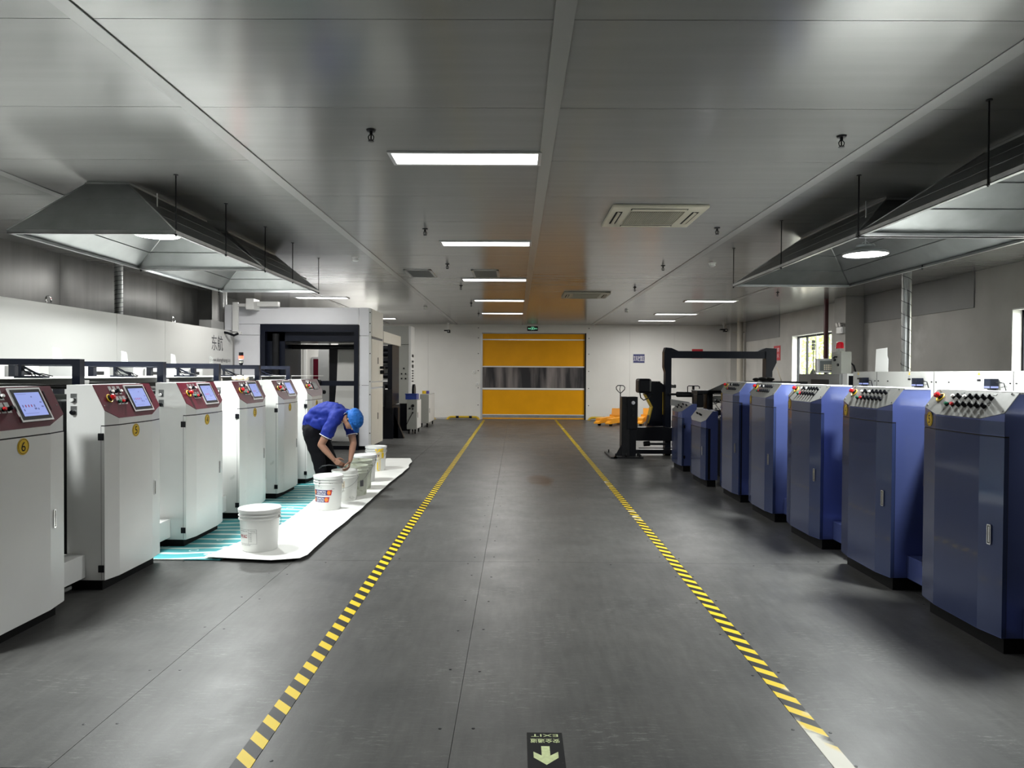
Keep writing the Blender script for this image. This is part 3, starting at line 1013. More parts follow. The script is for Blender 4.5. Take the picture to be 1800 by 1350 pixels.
def knob(S, n, uu, vv, parent, kind, m, up_, ud):
    """kind: knob, button, stop"""
    c = S(uu, vv, .004)
    mb = MB()
    if kind == 'plate':
        pass
    if kind == 'knob':
        mb.cyl(c, c + n * .012, .0145, .0135, 14, 0)
        mb.cyl(c + n * .012, c + n * .02, .012, .0115, 12, 0)
        a = ud * .004; b2 = up_ * .0125
        mb.prism([c + n * .018 - a - b2, c + n * .018 + a - b2, c + n * .018 + a + b2, c + n * .018 - a + b2], n * .014, 0)
        return mb.build('selector_knob', m, parent)
    if kind == 'button':
        mb.cyl(c, c + n * .01, .0145, .014, 14, 0)
        mb.cyl(c + n * .01, c + n * .022, .0115, .0105, 12, 1)
        return mb.build('push_button', ['black' if m != 'whiteknob' else 'black', m], parent)
    if kind == 'stop':
        ring = [c + (up_ * math.cos(t) + ud * math.sin(t)) * .03 + n * .004 for t in [k * math.pi / 10 for k in range(20)]]
        mb.tube(ring, .004, 6, 2, closed=True)
        mb.cyl(c, c + n * .022, .014, .013, 14, 0)
        mb.cyl(c + n * .022, c + n * .038, .017, .021, 16, 1)
        mb.cyl(c + n * .038, c + n * .046, .021, .013, 16, 1)
        return mb.build('emergency_stop', ['black', 'red', 'safety'], parent)


def gasket(P, plan, z0, z1, parent, edge=-.02):
    mb = MB()
    q = [(edge, plan[0][1])] + list(plan)
    for (a, b_) in zip(q[:-1], q[1:]):
        A = P(a[0], a[1], z0); B = P(b_[0], b_[1], z0)
        d = (B - A); nn = Vector((d.y, -d.x, 0)).normalized()
        ctr = P(-.15, .4, z0)
        if (A - ctr).dot(nn) < 0: nn = -nn
        mb.prism([A, B, B + nn * .0014, A + nn * .0014], (0, 0, z1 - z0))
    return mb


def door_shell(P, plan, z0, z1, edge, th=.004):
    """thin folded sheet following the front facets with a return on the near side"""
    mb = MB()
    ctr = P(-.15, .4, z0)
    q = [(edge, plan[0][1] - th)] + [(plan[0][0] + th * .6, plan[0][1] - th)] + [(a + th, b_) for a, b_ in plan[1:-1]] + [(plan[-1][0] + th, plan[-1][1])]
    inner = [(edge, plan[0][1] + .001)] + [(plan[0][0] - .001, plan[0][1] + .001)] + [(a - .001, b_) for a, b_ in plan[1:-1]] + [(plan[-1][0] - .001, plan[-1][1] - .001)]
    pts = [P(a, b_, z0) for a, b_ in q] + [P(a, b_, z0) for a, b_ in inner[::-1]]
    n = len(q)
    for i in range(n - 1):
        mb.prism([P(q[i][0], q[i][1], z0), P(q[i + 1][0], q[i + 1][1], z0), P(inner[i + 1][0], inner[i + 1][1], z0), P(inner[i][0], inner[i][1], z0)], (0, 0, z1 - z0))
    return mb


def facet_frame(P, a, b_, s):
    A = P(a[0], a[1], 0); B = P(b_[0], b_[1], 0)
    d = (B - A).normalized()
    n = Vector((d.y, -d.x, 0)).normalized()
    if n.x * s < 0: n = -n
    return A, d, n


def number_disc(P, plan, s, yy, z, r, digit, parent, facet):
    a, b_ = facet
    A, d, n = facet_frame(P, a, b_, s)
    t = (yy - a[1]) / (b_[1] - a[1])
    c = P(a[0] + (b_[0] - a[0]) * t, yy, z) + n * .0052
    mb = MB()
    mb.cyl(c, c + n * .002, r, n=32, m=0)
    ring = [c + n * .0022 + (d * math.cos(t2) + Vector((0, 0, 1)) * math.sin(t2)) * r * .86 for t2 in [k * math.pi / 16 for k in range(32)]]
    mb.tube(ring, r * .03, 5, 1, closed=True)
    rd = d if s < 0 else d
    right = Vector((0, 0, 1)).cross(n)
    put_text(mb, digit, c + n * .003, right, (0, 0, 1), r * .72, r * 1.15, 1)
    mb.build('number_plate', ['yellow', 'ink'], parent)


def handle(P, s, a, b_, yy, z0, z1, parent):
    A, d, n = facet_frame(P, a, b_, s)
    t = (yy - a[1]) / (b_[1] - a[1])
    c = P(a[0] + (b_[0] - a[0]) * t, yy, (z0 + z1) / 2) + n * .004
    h = (z1 - z0) / 2; w = .012
    mb = MB()
    Z = Vector((0, 0, 1))
    mb.prism([c - d * w - Z * h, c + d * w - Z * h, c + d * w + Z * h, c - d * w + Z * h], n * .002, 1)
    for q in (-1, 1):
        mb.prism([c + d * (q * w) - Z * h - d * .0025, c + d * (q * w) - Z * h + d * .0025, c + d * (q * w) + Z * h + d * .0025, c + d * (q * w) + Z * h - d * .0025], n * .008, 0)
        mb.prism([c - d * w + Z * (q * h - .004), c + d * w + Z * (q * h - .004), c + d * w + Z * (q * h + .004), c - d * w + Z * (q * h + .004)], n * .008, 0)
    mb.prism([c - d * w * .2 - Z * h * .85, c + d * w * .75 - Z * h * .85, c + d * w * .75 + Z * h * .85, c - d * w * .2 + Z * h * .85], n * .005, 0)
    mb.build('door_handle', ['chrome', 'dark'], parent)


def white_cabinet(num, y0, lab, last=False):
    x0, s = -2.985, 1
    plan = [(0, 0), (.03, .135), (.03, .61), (0, .79)]

    def P(dx, dy, z): return Vector((x0 + s * dx, y0 + dy, z))
    t = empty('control_cabinet', (x0 - .12, y0 + .4, .08), lab, 'control cabinet', 'white control cabinets of the left printing machine')
    pb, ptp = P(0, 0, 1.315), P(-.09, 0, 1.5)
    dn = (pb - ptp).normalized(); n = Vector((.185, 0, .09)).normalized(); uy = Vector((0, 1, 0))
    loop = cab_body(P, plan, .275, .08, 1.5, pb, n, 'body', 'whitedirty' if num in '32' else 'white', t)
    for zz in (0.04,):
        MB().box(x0 - .26, y0 + .03, 0, x0 - .035, y0 + .76, .082).build('plinth', 'blackmatt', t)
    MB().box(x0 - .46, y0 - .455, .1, x0 - .14, y0 - .002, .27, bev=.004).build('side_ledge', 'white', t)
    # door
    dm = 'whitedirty' if num in '32' else 'white'
    dr = door_shell(P, plan, .085, 1.2, -.021).build('door', dm, t)
    gasket(P, plan, 1.2, 1.208, dr, -.021).box(x0 - .025, y0 - .0014, .085, x0 - .021, y0 + .001, 1.208).build('door_gap', 'ink', dr)
    for z in (1.125, .165):
        MB().box(x0 - .043, y0 - .012, z - .026, x0 - .001, y0 - .003, z + .026, bev=.003).build('hinge', 'black', dr)
    number_disc(P, plan, 1, .36, 1.147, .05, num, dr, (plan[1], plan[2]))
    handle(P, 1, plan[2], plan[3], .655, .6, .71, dr)
    # slanted operator panel
    def S(u, v, h): return ptp + uy * u + dn * v + n * h
    cp = MB().prism([p + n * .0005 for p in loop], n * .004).build('operator_panel', 'maroon', t)
    if num != '1':
        a = [S(.375, .012, .004), S(.665, .012, .004), S(.665, .238, .004), S(.375, .238, .004)]
        b_ = [S(.389, .024, .010), S(.651, .024, .010), S(.651, .226, .010), S(.389, .226, .010)]
        c = [S(.412, .045, .012), S(.633, .045, .012), S(.633, .203, .012), S(.412, .203, .012)]
        mb = MB().prism(a, n * .008, 0).prism(b_, n * .0035, 1).prism([p + n * .001 for p in c], n * .0012, 2)
        for k in range(5):
            q = S(.43 + .026 * k, .128, .0145)
            mb.prism([q, q + uy * .01, q + uy * .01 + dn * .016, q + dn * .016], n * .0004, 4 if 0 < k < 4 else 3)
        for (uu, vv, w, h) in ((.43, .155, .01, .014), (.53, .15, .02, .012), (.56, .153, .01, .012), (.54, .072, .012, .008), (.6, .14, .02, .008), (.6, .11, .018, .008), (.42, .055, .09, .002), (.43, .185, .12, .002)):
            q = S(uu, vv, .0145)
            mb.prism([q, q + uy * w, q + uy * w + dn * h, q + dn * h], n * .0004, 3)
        mb.build('touch_screen', ['alu', 'black', 'screen', 'screenmark', 'screenred'], cp)
    else:
        a = [S(.4, .05, .004), S(.6, .05, .004), S(.6, .17, .004), S(.4, .17, .004)]
        c = [S(.42, .065, .012), S(.58, .065, .012), S(.58, .155, .012), S(.42, .155, .012)]
        MB().prism(a, n * .009, 0).prism(c, n * .002, 1).build('small_display', ['dark', 'screenoff'], cp)
    MB().prism([S(.69, .035, .004), S(.697, .035, .004), S(.697, .17, .004), S(.69, .17, .004)], n * .003).build('pen_slot', 'black', cp)
    for (uu, vv, kd, m) in ((.19, .062, 'button', 'whiteknob'), (.245, .062, 'knob', 'black'), (.305, .062, 'button', 'whiteknob'),
                            (.225, .145, 'button', 'green'), (.272, .145, 'button', 'red'), (.318, .145, 'knob', 'black')):
        q = S(uu, vv - .045, .004)
        MB().prism([q - uy * .018, q + uy * .018, q + uy * .018 + dn * .068, q - uy * .018 + dn * .068], n * .0015).build('button_plate', 'steel', cp)
        knob(S, n, uu, vv, cp, kd, m, -dn, uy)
    knob(S, n, .125, .115, cp, 'stop', 'red', -dn, uy)
    mb = MB()
    for (uu, vv) in ((.02, .17), (.765, .14)):
        mb.cyl(S(uu, vv, .004), S(uu, vv, .007), .005, n=8)
    mb.build('panel_screw', 'chrome', cp, kind='stuff')
    # two buttons on the near side
    for z, m in ((1.392, 'whiteknob'), (1.302, 'black')):
        c = Vector((x0 - .222, y0, z))
        sb = MB().box(c.x - .023, y0 - .003, z - .02, c.x + .023, y0, z + .045, m=0).cyl((c.x, y0 - .003, z), (c.x, y0 - .02, z), .017, n=14, m=1).cyl((c.x, y0 - .02, z), (c.x, y0 - .032, z), .014, n=14, m=2).build('side_button', ['steel', 'black', m], t)
    return t


WC = [('6', 3.87, 'nearest white control cabinet, number 6, cut by the left picture edge'), ('5', 5.13, 'white control cabinet number 5 with lit touch screen'),
      ('4', 6.40, 'white control cabinet number 4 beside the nearest white pail'), ('3', 7.64, 'white control cabinet number 3, smudged, behind number 4'),
      ('2', 8.88, 'white control cabinet number 2, left of the bending worker'), ('1', 10.12, 'white control cabinet number 1 with small dark display, behind the worker')]
for num, y0, lab in WC:
    white_cabinet(num, y0, lab)


def blue_cabinet(num, y0, lab, x0=2.785, ajar=False):
    s = -1
    plan = [(0, 0), (.03, .165), (.03, .61), (0, .79)]

    def P(dx, dy, z): return Vector((x0 + s * dx, y0 + dy, z))
    t = empty('control_cabinet', (x0 + .12, y0 + .4, .1), lab, 'control cabinet', 'tall blue control cabinets of the right printing machine')
    pb, ptp = P(0, 0, 1.39), P(-.085, 0, 1.505)
    dn = (pb - ptp).normalized(); n = Vector((-.115, 0, .085)).normalized(); uy = Vector((0, 1, 0))
    loop = cab_body(P, plan, .28, .1, 1.505, pb, n, 'body', 'blue', t)
    MB().box(x0 + .26, y0 + .03, 0, x0 + .035, y0 + .76, .102).build('plinth', 'blackmatt', t)
    MB().box(x0 + .12, y0 - .385, .1, x0 + .45, y0 - .002, .27, bev=.004).build('side_ledge', 'blue', t)
    MB().box(x0 + .083, y0 - .004, 1.4995, x0 + .28, y0 + .794, 1.512, bev=.002).build('top_strip', 'alu', t)
    dr = door_shell(P, plan, .105, 1.25, -.022).build('door', 'blueshade', t)
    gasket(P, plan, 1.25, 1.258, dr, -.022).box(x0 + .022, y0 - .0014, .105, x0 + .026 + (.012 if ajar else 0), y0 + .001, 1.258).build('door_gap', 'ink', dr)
    door_shell(P, plan, 1.262, 1.342, .0).build('upper_shade_shell', 'blueshade', t)  # thin shell carrying the darkened front colour on above the door
    handle(P, -1, plan[0], plan[1], .085, .625, .735, dr)
    MB().box(x0 - .003, y0 + .79, .85, x0 + .03, y0 + .8, .9, bev=.003).box(x0 - .003, y0 + .79, .3, x0 + .03, y0 + .8, .35, bev=.003).build('hinge', 'black', dr)
    number_disc(P, plan, -1, .70, 1.315, .048, num, t, (plan[2], plan[3]))

    def S(u, v, h): return ptp + uy * u + dn * v + n * h
    cp = MB().prism([p + n * .0005 for p in loop], n * .004).build('operator_panel', 'panelgrey', t)
    knob(S, n, .69, .062, cp, 'stop', 'red', -dn, uy)
    tops = ['whiteknob', 'knob', 'whiteknob', 'knob', 'knob', 'knob', 'knob']
    for k, m in enumerate(tops):
        knob(S, n, .555 - k * .061, .05, cp, 'button' if m == 'whiteknob' else 'knob', m if m == 'whiteknob' else 'black', -dn, uy)
    bots = ['green', 'red', 'knob', 'knob', 'knob', 'knob', 'knob']
    for k, m in enumerate(bots):
        knob(S, n, .565 - k * .061, .112, cp, 'button' if m != 'knob' else 'knob', m if m != 'knob' else 'black', -dn, uy)
    mb = MB()
    for k in range(14):
        q = S(.555 - (k % 7) * .061, .012 + (k // 7) * .067, .0045)
        mb.prism([q - uy * .014, q + uy * .014, q + uy * .014 + dn * .013, q - uy * .014 + dn * .013], n * .001)
    mb.build('legend_plate', 'steel', cp, kind='stuff')
    mb = MB()
    for (uu, vv) in ((.02, .13), (.77, .13), (.05, .01), (.74, .01)):
        mb.cyl(S(uu, vv, .004), S(uu, vv, .008), .006, n=8)
    mb.build('panel_screw', 'chrome', cp, kind='stuff')
    return t


BC = [('5', 4.07, 'nearest tall blue control cabinet, number 5, at the right edge'), ('4', 5.28, 'tall blue control cabinet number 4, second from the right edge'),
      ('3', 6.51, 'third tall blue control cabinet from the right edge'), ('2', 7.71, 'fourth tall blue control cabinet from the right edge'),
      ('1', 8.90, 'farthest tall blue control cabinet, door slightly ajar')]
for num, y0, lab in BC:
    blue_cabinet(num, y0, lab, ajar=(num == '1'))


def small_blue(x0, y0, L, ztop, zpan, ptx, lab, knobs, ajar):
    s = -1
    plan = [(0, 0), (.03, .16), (.03, L - .18), (0, L)]

    def P(dx, dy, z): return Vector((x0 + s * dx, y0 + dy, z))
    t = empty('control_cabinet', (x0 + .1, y0 + L / 2, .1), lab, 'control cabinet', 'low blue control cabinets')
    pb, ptp = P(0, 0, zpan), P(-ptx, 0, ztop)
    dn = (pb - ptp).normalized(); uy = Vector((0, 1, 0))
    n = Vector((-(ztop - zpan), 0, ptx)).normalized()
    loop = cab_body(P, plan, ptx + .07, .1, ztop, pb, n, 'body', 'blue', t)
    MB().box(x0 + .15, y0 + .03, 0, x0 + .03, y0 + L - .03, .102).build('plinth', 'blackmatt', t)
    dr = door_shell(P, plan, .105, zpan - .12, -.03).build('door', 'blueshade', t)
    gasket(P, plan, zpan - .12, zpan - .112, dr, -.03).box(x0 + .03, y0 - .0014, .105, x0 + .03 + (.035 if ajar else .004), y0 + .001, zpan - .12).build('door_gap', 'ink', dr)
    if ajar:
        handle(P, -1, plan[0], plan[1], .1, .45, .57, dr)
    else:
        MB().box(x0 + .02, y0 - .012, .72, x0 + .05, y0 - .002, .77, bev=.003).build('hinge', 'black', dr)
        MB().box(x0 + .02, y0 - .012, .22, x0 + .05, y0 - .002, .27, bev=.003).build('hinge', 'black', dr)

    def S(u, v, h): return ptp + uy * u + dn * v + n * h
    cp = MB().prism([p + n * .0005 for p in loop], n * .004).build('operator_panel', 'panelgrey', t)
    for (u, v) in knobs:
        knob(S, n, u, v, cp, 'knob', 'black', -dn, uy)


small_blue(2.70, 10.13, .86, 1.085, .955, .10, 'low blue cabinet, with door ajar, next to the farthest tall one', [(.62, .09), (.45, .1), (.38, .105)], True)
small_blue(2.73, 11.72, .75, 1.12, 1.0, .17, 'low blue cabinet nearest the black arch, closed door', [(.6, .1), (.42, .06), (.3, .13), (.15, .07), (.52, .15)], False)

# ---------------------------------------------------------------- left printing machine
UN = ['nearest', 'second', 'third', 'fourth', 'fifth', 'farthest']
ORD = ['nearest', 'second-nearest', 'third', 'fourth', 'fifth', 'farthest']
for i, (num, y0, _) in enumerate(WC):
    t = empty('printing_unit', (-4.0, y0 + .4, 0), '%s white printing unit of the left machine, behind the white cabinets' % ORD[i], 'printing unit', 'printing units of the left machine')
    MB().box(-4.75, y0 + .02, .06, -4.70, y0 + .78, 1.42, bev=.006).build('side_frame', 'white', t)
    MB().box(-3.36, y0 + .02, .06, -3.31, y0 + .78, 1.38, bev=.006).build('side_frame', 'dark', t)
    MB().box(-4.70, y0 + .1, .06, -3.36, y0 + .7, .75, bev=.01).build('base', 'dark', t)
    MB().cyl((-4.70, y0 + .22, 1.30), (-3.36, y0 + .22, 1.30), .085, n=24).build('roller', 'steel', t)
    MB().cyl((-4.70, y0 + .5, 1.24), (-3.36, y0 + .5, 1.24), .12, n=24).build('roller', 'chrome', t)
    MB().cyl((-4.70, y0 + .5, .98), (-3.36, y0 + .5, .98), .12, n=24).build('roller', 'dark', t)
    MB().box(-4.68, y0 + .62, 1.1, -3.4, y0 + .76, 1.2, bev=.006).build('ink_tray', 'alu', t)
    MB().cyl((-4.70, y0 + .36, 1.50), (-3.36, y0 + .36, 1.50), .04, n=16).build('idler_roller', 'chrome', t)
    MB().box(-4.74, y0 + .33, 1.4, -4.70, y0 + .39, 1.53).box(-3.36, y0 + .33, 1.36, -3.33, y0 + .39, 1.53).build('bracket', 'alu', t)
    c = MB().box(-5.05, y0 + .0, .06, -4.80, y0 + .72, 1.655, bev=.006).build('side_cover', 'white', t)
    MB().box(-4.802, y0 + .42, 1.56, -4.796, y0 + .6, 1.60).build('slot', 'dark', c)
    MB().box(-4.99, y0 + .73, .06, -4.85, y0 + 1.2, 1.5).build('dark_recess', 'black', t)
    MB().box(-3.46, y0 + .84, 1.3, -3.30, y0 + 1.1, 1.34).cyl((-3.44, y0 + .97, 1.1), (-3.3, y0 + .97, 1.1), .07, n=16).box(-3.44, y0 + .9, .3, -3.38, y0 + 1.04, 1.1).build('drive_motor', 'dark', t)
    g = empty('gantry_frame', (-4.0, y0 + .26, 1.38), '%s black gantry bar over the left machine' % ORD[i], 'gantry', 'black gantry frames over the left machine')
    MB().box(-3.365, y0 + .23, 1.38, -3.305, y0 + .29, 1.692).build('post', 'navy', g)
    MB().box(-4.76, y0 + .23, 1.42, -4.70, y0 + .29, 1.645).build('post', 'navy', g)
    MB().box(-4.76, y0 + .23, 1.645, -3.365, y0 + .29, 1.692).build('crossbar', 'navy', g)
    MB().box(-3.78, y0 + .24, 1.55, -3.755, y0 + .27, 1.645).tube([(-3.745, y0 + .25, 1.63), (-3.66, y0 + .25, 1.585), (-3.62, y0 + .25, 1.57)], .009, 6).box(-3.8, y0 + .22, 1.545, -3.58, y0 + .30, 1.562).build('cutter_bracket', 'navy', g)
    rnd = random.Random(i)
    mb = MB()
    for q in range(4):
        a = Vector((-3.78 + rnd.uniform(-.02, .02), y0 + .25, 1.64)); b_ = Vector((-3.60 + rnd.uniform(-.05, .08), y0 + .25 + rnd.uniform(-.05, .05), 1.56))
        mid = (a + b_) / 2 + Vector((rnd.uniform(-.04, .04), rnd.uniform(-.03, .03), rnd.uniform(-.06, .02)))
        mb.tube([a, a.lerp(mid, .5) + Vector((0, 0, -.012)), mid, mid.lerp(b_, .5) + Vector((0, 0, .01)), b_], .004, 6)
    mb.build('cable', 'black', g)
    if i < 5:
        q = y0 + 1.25 + .93
        tt = MB().prism([(-4.79, q + .0, 1.655), (-4.79, q + .17, 1.655), (-4.79, q + .115, 1.835), (-4.79, q + .0, 1.85)], (.006, 0, 0))
        tt.build('guard_plate', 'acrylic', label='%s clear acrylic guard plate on the left machine' % ORD[i if i < 4 else 5], cat='guard plate', group='clear guard plates on the left machine', loc=(-4.79, q, 1.655))
MB().box(-4.62, 2.6, 1.542, -3.42, 12.6, 1.546).build('paper_web', 'paper', label='long white paper web running over the left printing machine', cat='paper web', loc=(-4, 8, 1.54))

# drying enclosure behind
de = empty('drying_enclosure', (-6.2, 8, .9), 'long glossy white drying enclosure wall behind the left machine', 'drying enclosure')
seams = [2.6, 5.3, 8.0, 10.37, 11.8, 14.62]
for a, b_ in zip(seams[:-1], seams[1:]):
    MB().box(-6.45, a + .003, .25, -5.85, b_ - .003, 2.445, bev=.004).build('enclosure_panel', 'drywhite', de)
MB().box(-6.4, 2.7, .0, -5.95, 14.5, .25).build('plinth', 'dark', de)
mb = MB()
put_text(mb, '东航', (-5.846, 13.86, 2.165), (0, 1, 0), (0, 0, 1), .52, .30)
put_text(mb, 'www.donghang.cn', (-5.846, 14.0, 1.83), (0, 1, 0), (0, 0, 1), .98, .10)
mb.build('lettering', 'textgrey', de)
for y in (8.93, 12.2):
    MB().tube([(-5.9, y + .05 * math.cos(a), 2.495 + .05 * math.sin(a)) for a in [k * math.pi / 8 for k in range(16)]], .010, 6, closed=True).cyl((-5.9, y, 2.44), (-5.9, y, 2.45), .03, n=10).build('eye_bolt', 'chrome', de)
MB().box(-6.1, 13.62, 2.445, -5.86, 14.2, 2.6, bev=.005).build('junction_box', 'cladding', de)

# ducts on the left
for x, y, r, z0, m, lab in ((-6.2, 11.05, .06, 2.445, 'steel', 'spiral steel duct rising behind the white enclosure on the left'), (-6.1, 14.75, .075, 0, 'alu', 'pale vertical duct by the left end of the white portal')):
    t = empty('duct', (x, y, z0), lab, 'duct')
    MB().cyl((x, y, z0), (x, y, ZC), r, n=20).build('pipe', m, t)
    mb = MB()
    if m == 'steel':
        pts = []
        for k in range(0, 12 * 12):
            a = 2 * math.pi * k / 12; pts.append((x + (r + .002) * math.cos(a), y + (r + .002) * math.sin(a), z0 + .02 + (ZC - z0 - .04) * k / 144))
        mb.tube(pts, .004, 5)
        mb.build('spiral_seam', 'dark', t)

# stack light
cxx, cyy = -3.55, 9.14
t = empty('stack_light', (cxx, cyy, 1.54), 'stack light with glowing red segment on the gantry bar of cabinet 2', 'signal light')
MB().cyl((cxx, cyy, 1.56), (cxx, cyy, 1.665), .008, n=8).cyl((cxx, cyy, 1.55), (cxx, cyy, 1.565), .035, n=14).build('stem', 'black', t)
MB().cyl((cxx, cyy, 1.692), (cxx, cyy, 1.72), .018, .028, n=16).build('base', 'black', t)
for z0, z1, m in ((1.72, 1.738, 'greybox'), (1.74, 1.75, 'dark'), (1.752, 1.772, 'hem'), (1.774, 1.808, 'redlit'), (1.81, 1.855, 'black')):
    MB().cyl((cxx, cyy, z0), (cxx, cyy, z1), .0285, n=20).build('segment', m, t)
lp = bpy.data.lights.new('red_lamp', 'POINT'); lp.energy = 0.5; lp.color = (1, .05, .03); lp.shadow_soft_size = .03
lo = bpy.data.objects.new('red_lamp', lp); COL.objects.link(lo); lo.parent = t; lo.location = (-.05, 0, 1.79 - 1.54)
MB().sphere((-3.2, 8.2, 1.535), .04, (1.3, 1, .8)).sphere((-3.14, 8.23, 1.53), .035, (1, 1.2, .8)).sphere((-3.25, 8.17, 1.53), .03, (1.1, 1, .9)).build('rag', 'rag', label='crumpled cream rag lying on top of cabinet 3', cat='rag', loc=(-3.2, 8.2, 1.5))

# ---------------------------------------------------------------- white portal (turret stand)
Yp = 14.7
pt = empty('web_turret_stand', (-4.4, 15.3, 0), 'tall light grey portal stand with dark opening, beyond the left machine', 'machine')


def pbx(name, x0, z0, x1, z1, m, y0=Yp, y1=Yp + .03, bev=.004):
    return MB().box(x0, y0, z0, x1, y1, z1, bev=bev).build(name, m, pt)


pbx('front_panel', -5.85, 2.60, -3.27, 2.945, 'portal')
pbx('front_panel', -3.262, 2.372, -3.06, 2.945, 'portal')
pbx('front_panel', -3.262, 1.345, -3.06, 2.364, 'portal')
pbx('front_panel', -3.262, .08, -3.06, 1.337, 'portal')
pbx('front_panel', -5.85, 2.372, -5.315, 2.595, 'portal')
pbx('front_panel', -5.85, .08, -5.315, 2.364, 'portal')
MB().box(-5.85, 15.98, .05, -5.3, 16.02, 2.9).box(-3.3, 15.98, .05, -3.02, 16.02, 2.9).box(-5.85, 14.74, 2.9, -3.02, 16.02, 2.93).build('rear_panel', 'portal', pt)
MB().box(-5.86, 14.74, .05, -5.82, 15.98, 2.9).build('side_panel', 'portal', pt)
MB().prism([(-3.06, Yp, .08), (-3.02, Yp + .03, .08), (-3.02, Yp + .05, .08), (-3.06, Yp + .05, .08)], (0, 0, 2.86)).build('corner_post', 'white', pt)
mb = MB()
for z in (.35, 1.15, 1.42, 2.0, 2.44, 2.62, 2.85):
    mb.cyl((-3.04, Yp + .012, z), (-3.035, Yp + .005, z), .012, n=8)
mb.build('bolt', 'dark', pt, kind='stuff')
for z0, z1, yy0, yy1, m in ((2.36, 2.93, 14.76, 16.0, 'cream'), (1.42, 2.31, 14.76, 15.45, 'cream'), (1.42, 2.31, 15.456, 16.0, 'cream'), (1.30, 1.40, 14.76, 16.0, 'cream'), (.08, 1.26, 14.76, 15.45, 'cream'), (.08, 1.26, 15.456, 16.0, 'cream')):
    dd = MB().box(-3.06, yy0, z0, -3.01, yy1, z1, bev=.003).build('side_door', m, pt)
    if yy0 > 15 and z1 - z0 > .5:
        MB().box(-3.012, yy0 - .06, (z0 + z1) / 2 - .07, -3.0, yy0 - .035, (z0 + z1) / 2 + .07).build('latch', 'dark', dd)
MB().cyl((-3.0, 15.62, 1.72), (-2.9, 15.62, 1.72), .03, n=12).cyl((-3.01, 15.7, 1.62), (-2.92, 15.7, 1.62), .045, n=12).build('air_fitting', 'dark', pt)
MB().box(-5.3, 14.66, .0, -5.2, 14.8, 2.595).box(-3.36, 14.66, 0, -3.27, 14.8, 2.595).box(-5.2, 14.66, 2.44, -3.36, 14.8, 2.595).build('inner_frame', 'navy', pt)
MB().box(-5.2, 14.8, 0, -4.83, 15.9, 2.44).box(-5.2, 14.8, 2.25, -3.36, 15.9, 2.44).build('inner_liner', 'navy', pt)
MB().cyl((-5.0, 14.74, .2), (-5.0, 14.74, 2.4), .07, n=18).build('guide_column', 'dark', pt)
MB().cyl((-5.2, 15.3, 2.15), (-3.3, 15.3, 2.15), .05, n=16).build('roller', 'dark', pt)
MB().cyl((-4.5, 15.0, 2.33), (-3.6, 15.0, 2.33), .018, n=10).build('light_bar', 'alu', pt)
MB().box(-4.4, 14.72, 1.33, -3.36, 14.85, 1.43).box(-5.2, 14.72, 1.44, -4.25, 14.8, 1.47).build('cross_rail', 'navy', pt)
MB().prism([(-4.06, 15.6, .1), (-3.5, 15.6, .1), (-3.5, 15.6, 2.24), (-3.92, 15.6, 2.24), (-3.95, 15.6, 1.45)], (0, .004, 0)).build('hanging_web', 'paper', pt)
MB().cyl((-4.12, 14.75, 1.4), (-4.12, 14.62, 1.4), .07, n=18).cyl((-4.1, 14.7, 1.2), (-3.95, 14.6, 1.2), .04, n=12).cyl((-4.1, 14.72, .95), (-3.7, 14.72, .95), .035, n=12).box(-4.2, 14.68, .05, -4.12, 14.76, 1.45).build('turret_arm', 'dark', pt)
MB().box(-4.12, 15.62, .1, -3.95, 15.72, 2.2).build('cable_chain', 'black', pt)
MB().box(-5.8, 14.75, 0, -3.08, 15.95, .08).build('plinth', 'black', pt)

# cabinet arm at the portal's top left
ca = empty('swing_control_box', (-5.6, 14.2, 2.4), 'white cable box with bracket at the top left of the portal', 'cable box')
MB().box(-5.95, 14.45, 2.45, -5.80, 14.69, 2.97, bev=.006).build('box_body', 'portal', ca)
MB().box(-5.77, 14.4, 2.40, -5.66, 14.46, 3.02, bev=.003).box(-5.66, 14.4, 2.93, -5.40, 14.46, 2.99, bev=.003).box(-5.77, 14.4, 2.37, -5.60, 14.46, 2.42, bev=.003).build('frame_tube', 'white', ca)
MB().box(-5.48, 14.35, 2.87, -5.32, 14.69, 3.09, bev=.004).box(-5.32, 14.55, 2.95, -4.9, 14.69, 3.05, bev=.004).build('trunking', 'white', ca)
MB().tube([(-5.95, 14.3, 2.42), (-5.9, 14.2, 2.4), (-5.78, 14.2, 2.38), (-5.7, 14.3, 2.34), (-5.66, 14.4, 2.38)], .025, 8).build('cable_bundle', 'black', ca)

# second tower and link beam
tw = empty('rewinder_tower', (-3.0, 18.4, 0), 'grey tower with round buttons beyond the portal', 'machine')
MB().box(-3.26, 19.6, .76, -2.985, 20.3, 2.38, bev=.006).box(-4.2, 19.6, 2.39, -2.985, 20.3, 2.90, bev=.006).build('tower_body', 'greybox', tw)
MB().box(-2.985, 19.62, .76, -2.92, 20.28, 2.90, bev=.004).build('side_panel', 'white', tw)
MB().box(-3.05, 16.03, 2.29, -3.0, 18.39, 2.545, bev=.004).build('link_beam', 'cream', tw)
for (x, z) in ((-3.11, 1.73), (-3.17, 1.58), (-3.06, 1.58), (-3.17, 1.45), (-3.06, 1.45)):
    MB().cyl((x, 19.6, z), (x, 19.575, z), .022, n=12).build('push_button', 'dark', tw)
for z, h in ((2.05, .07), (1.9, .05), (1.75, .09), (1.65, .03), (1.58, .03), (1.51, .03), (1.44, .03), (1.36, .03)):
    MB().box(-2.92, 19.8, z, -2.905, 20.05, z + h).build('indicator', 'dark', tw)
MB().cyl((-2.92, 20.0, 1.1), (-2.86, 20.0, 1.1), .19, n=24).build('hand_wheel', 'black', tw)
MB().box(-3.75, 17.68, 1.25, -3.2, 17.69, 2.22).build('web_sheet', 'paper', tw)
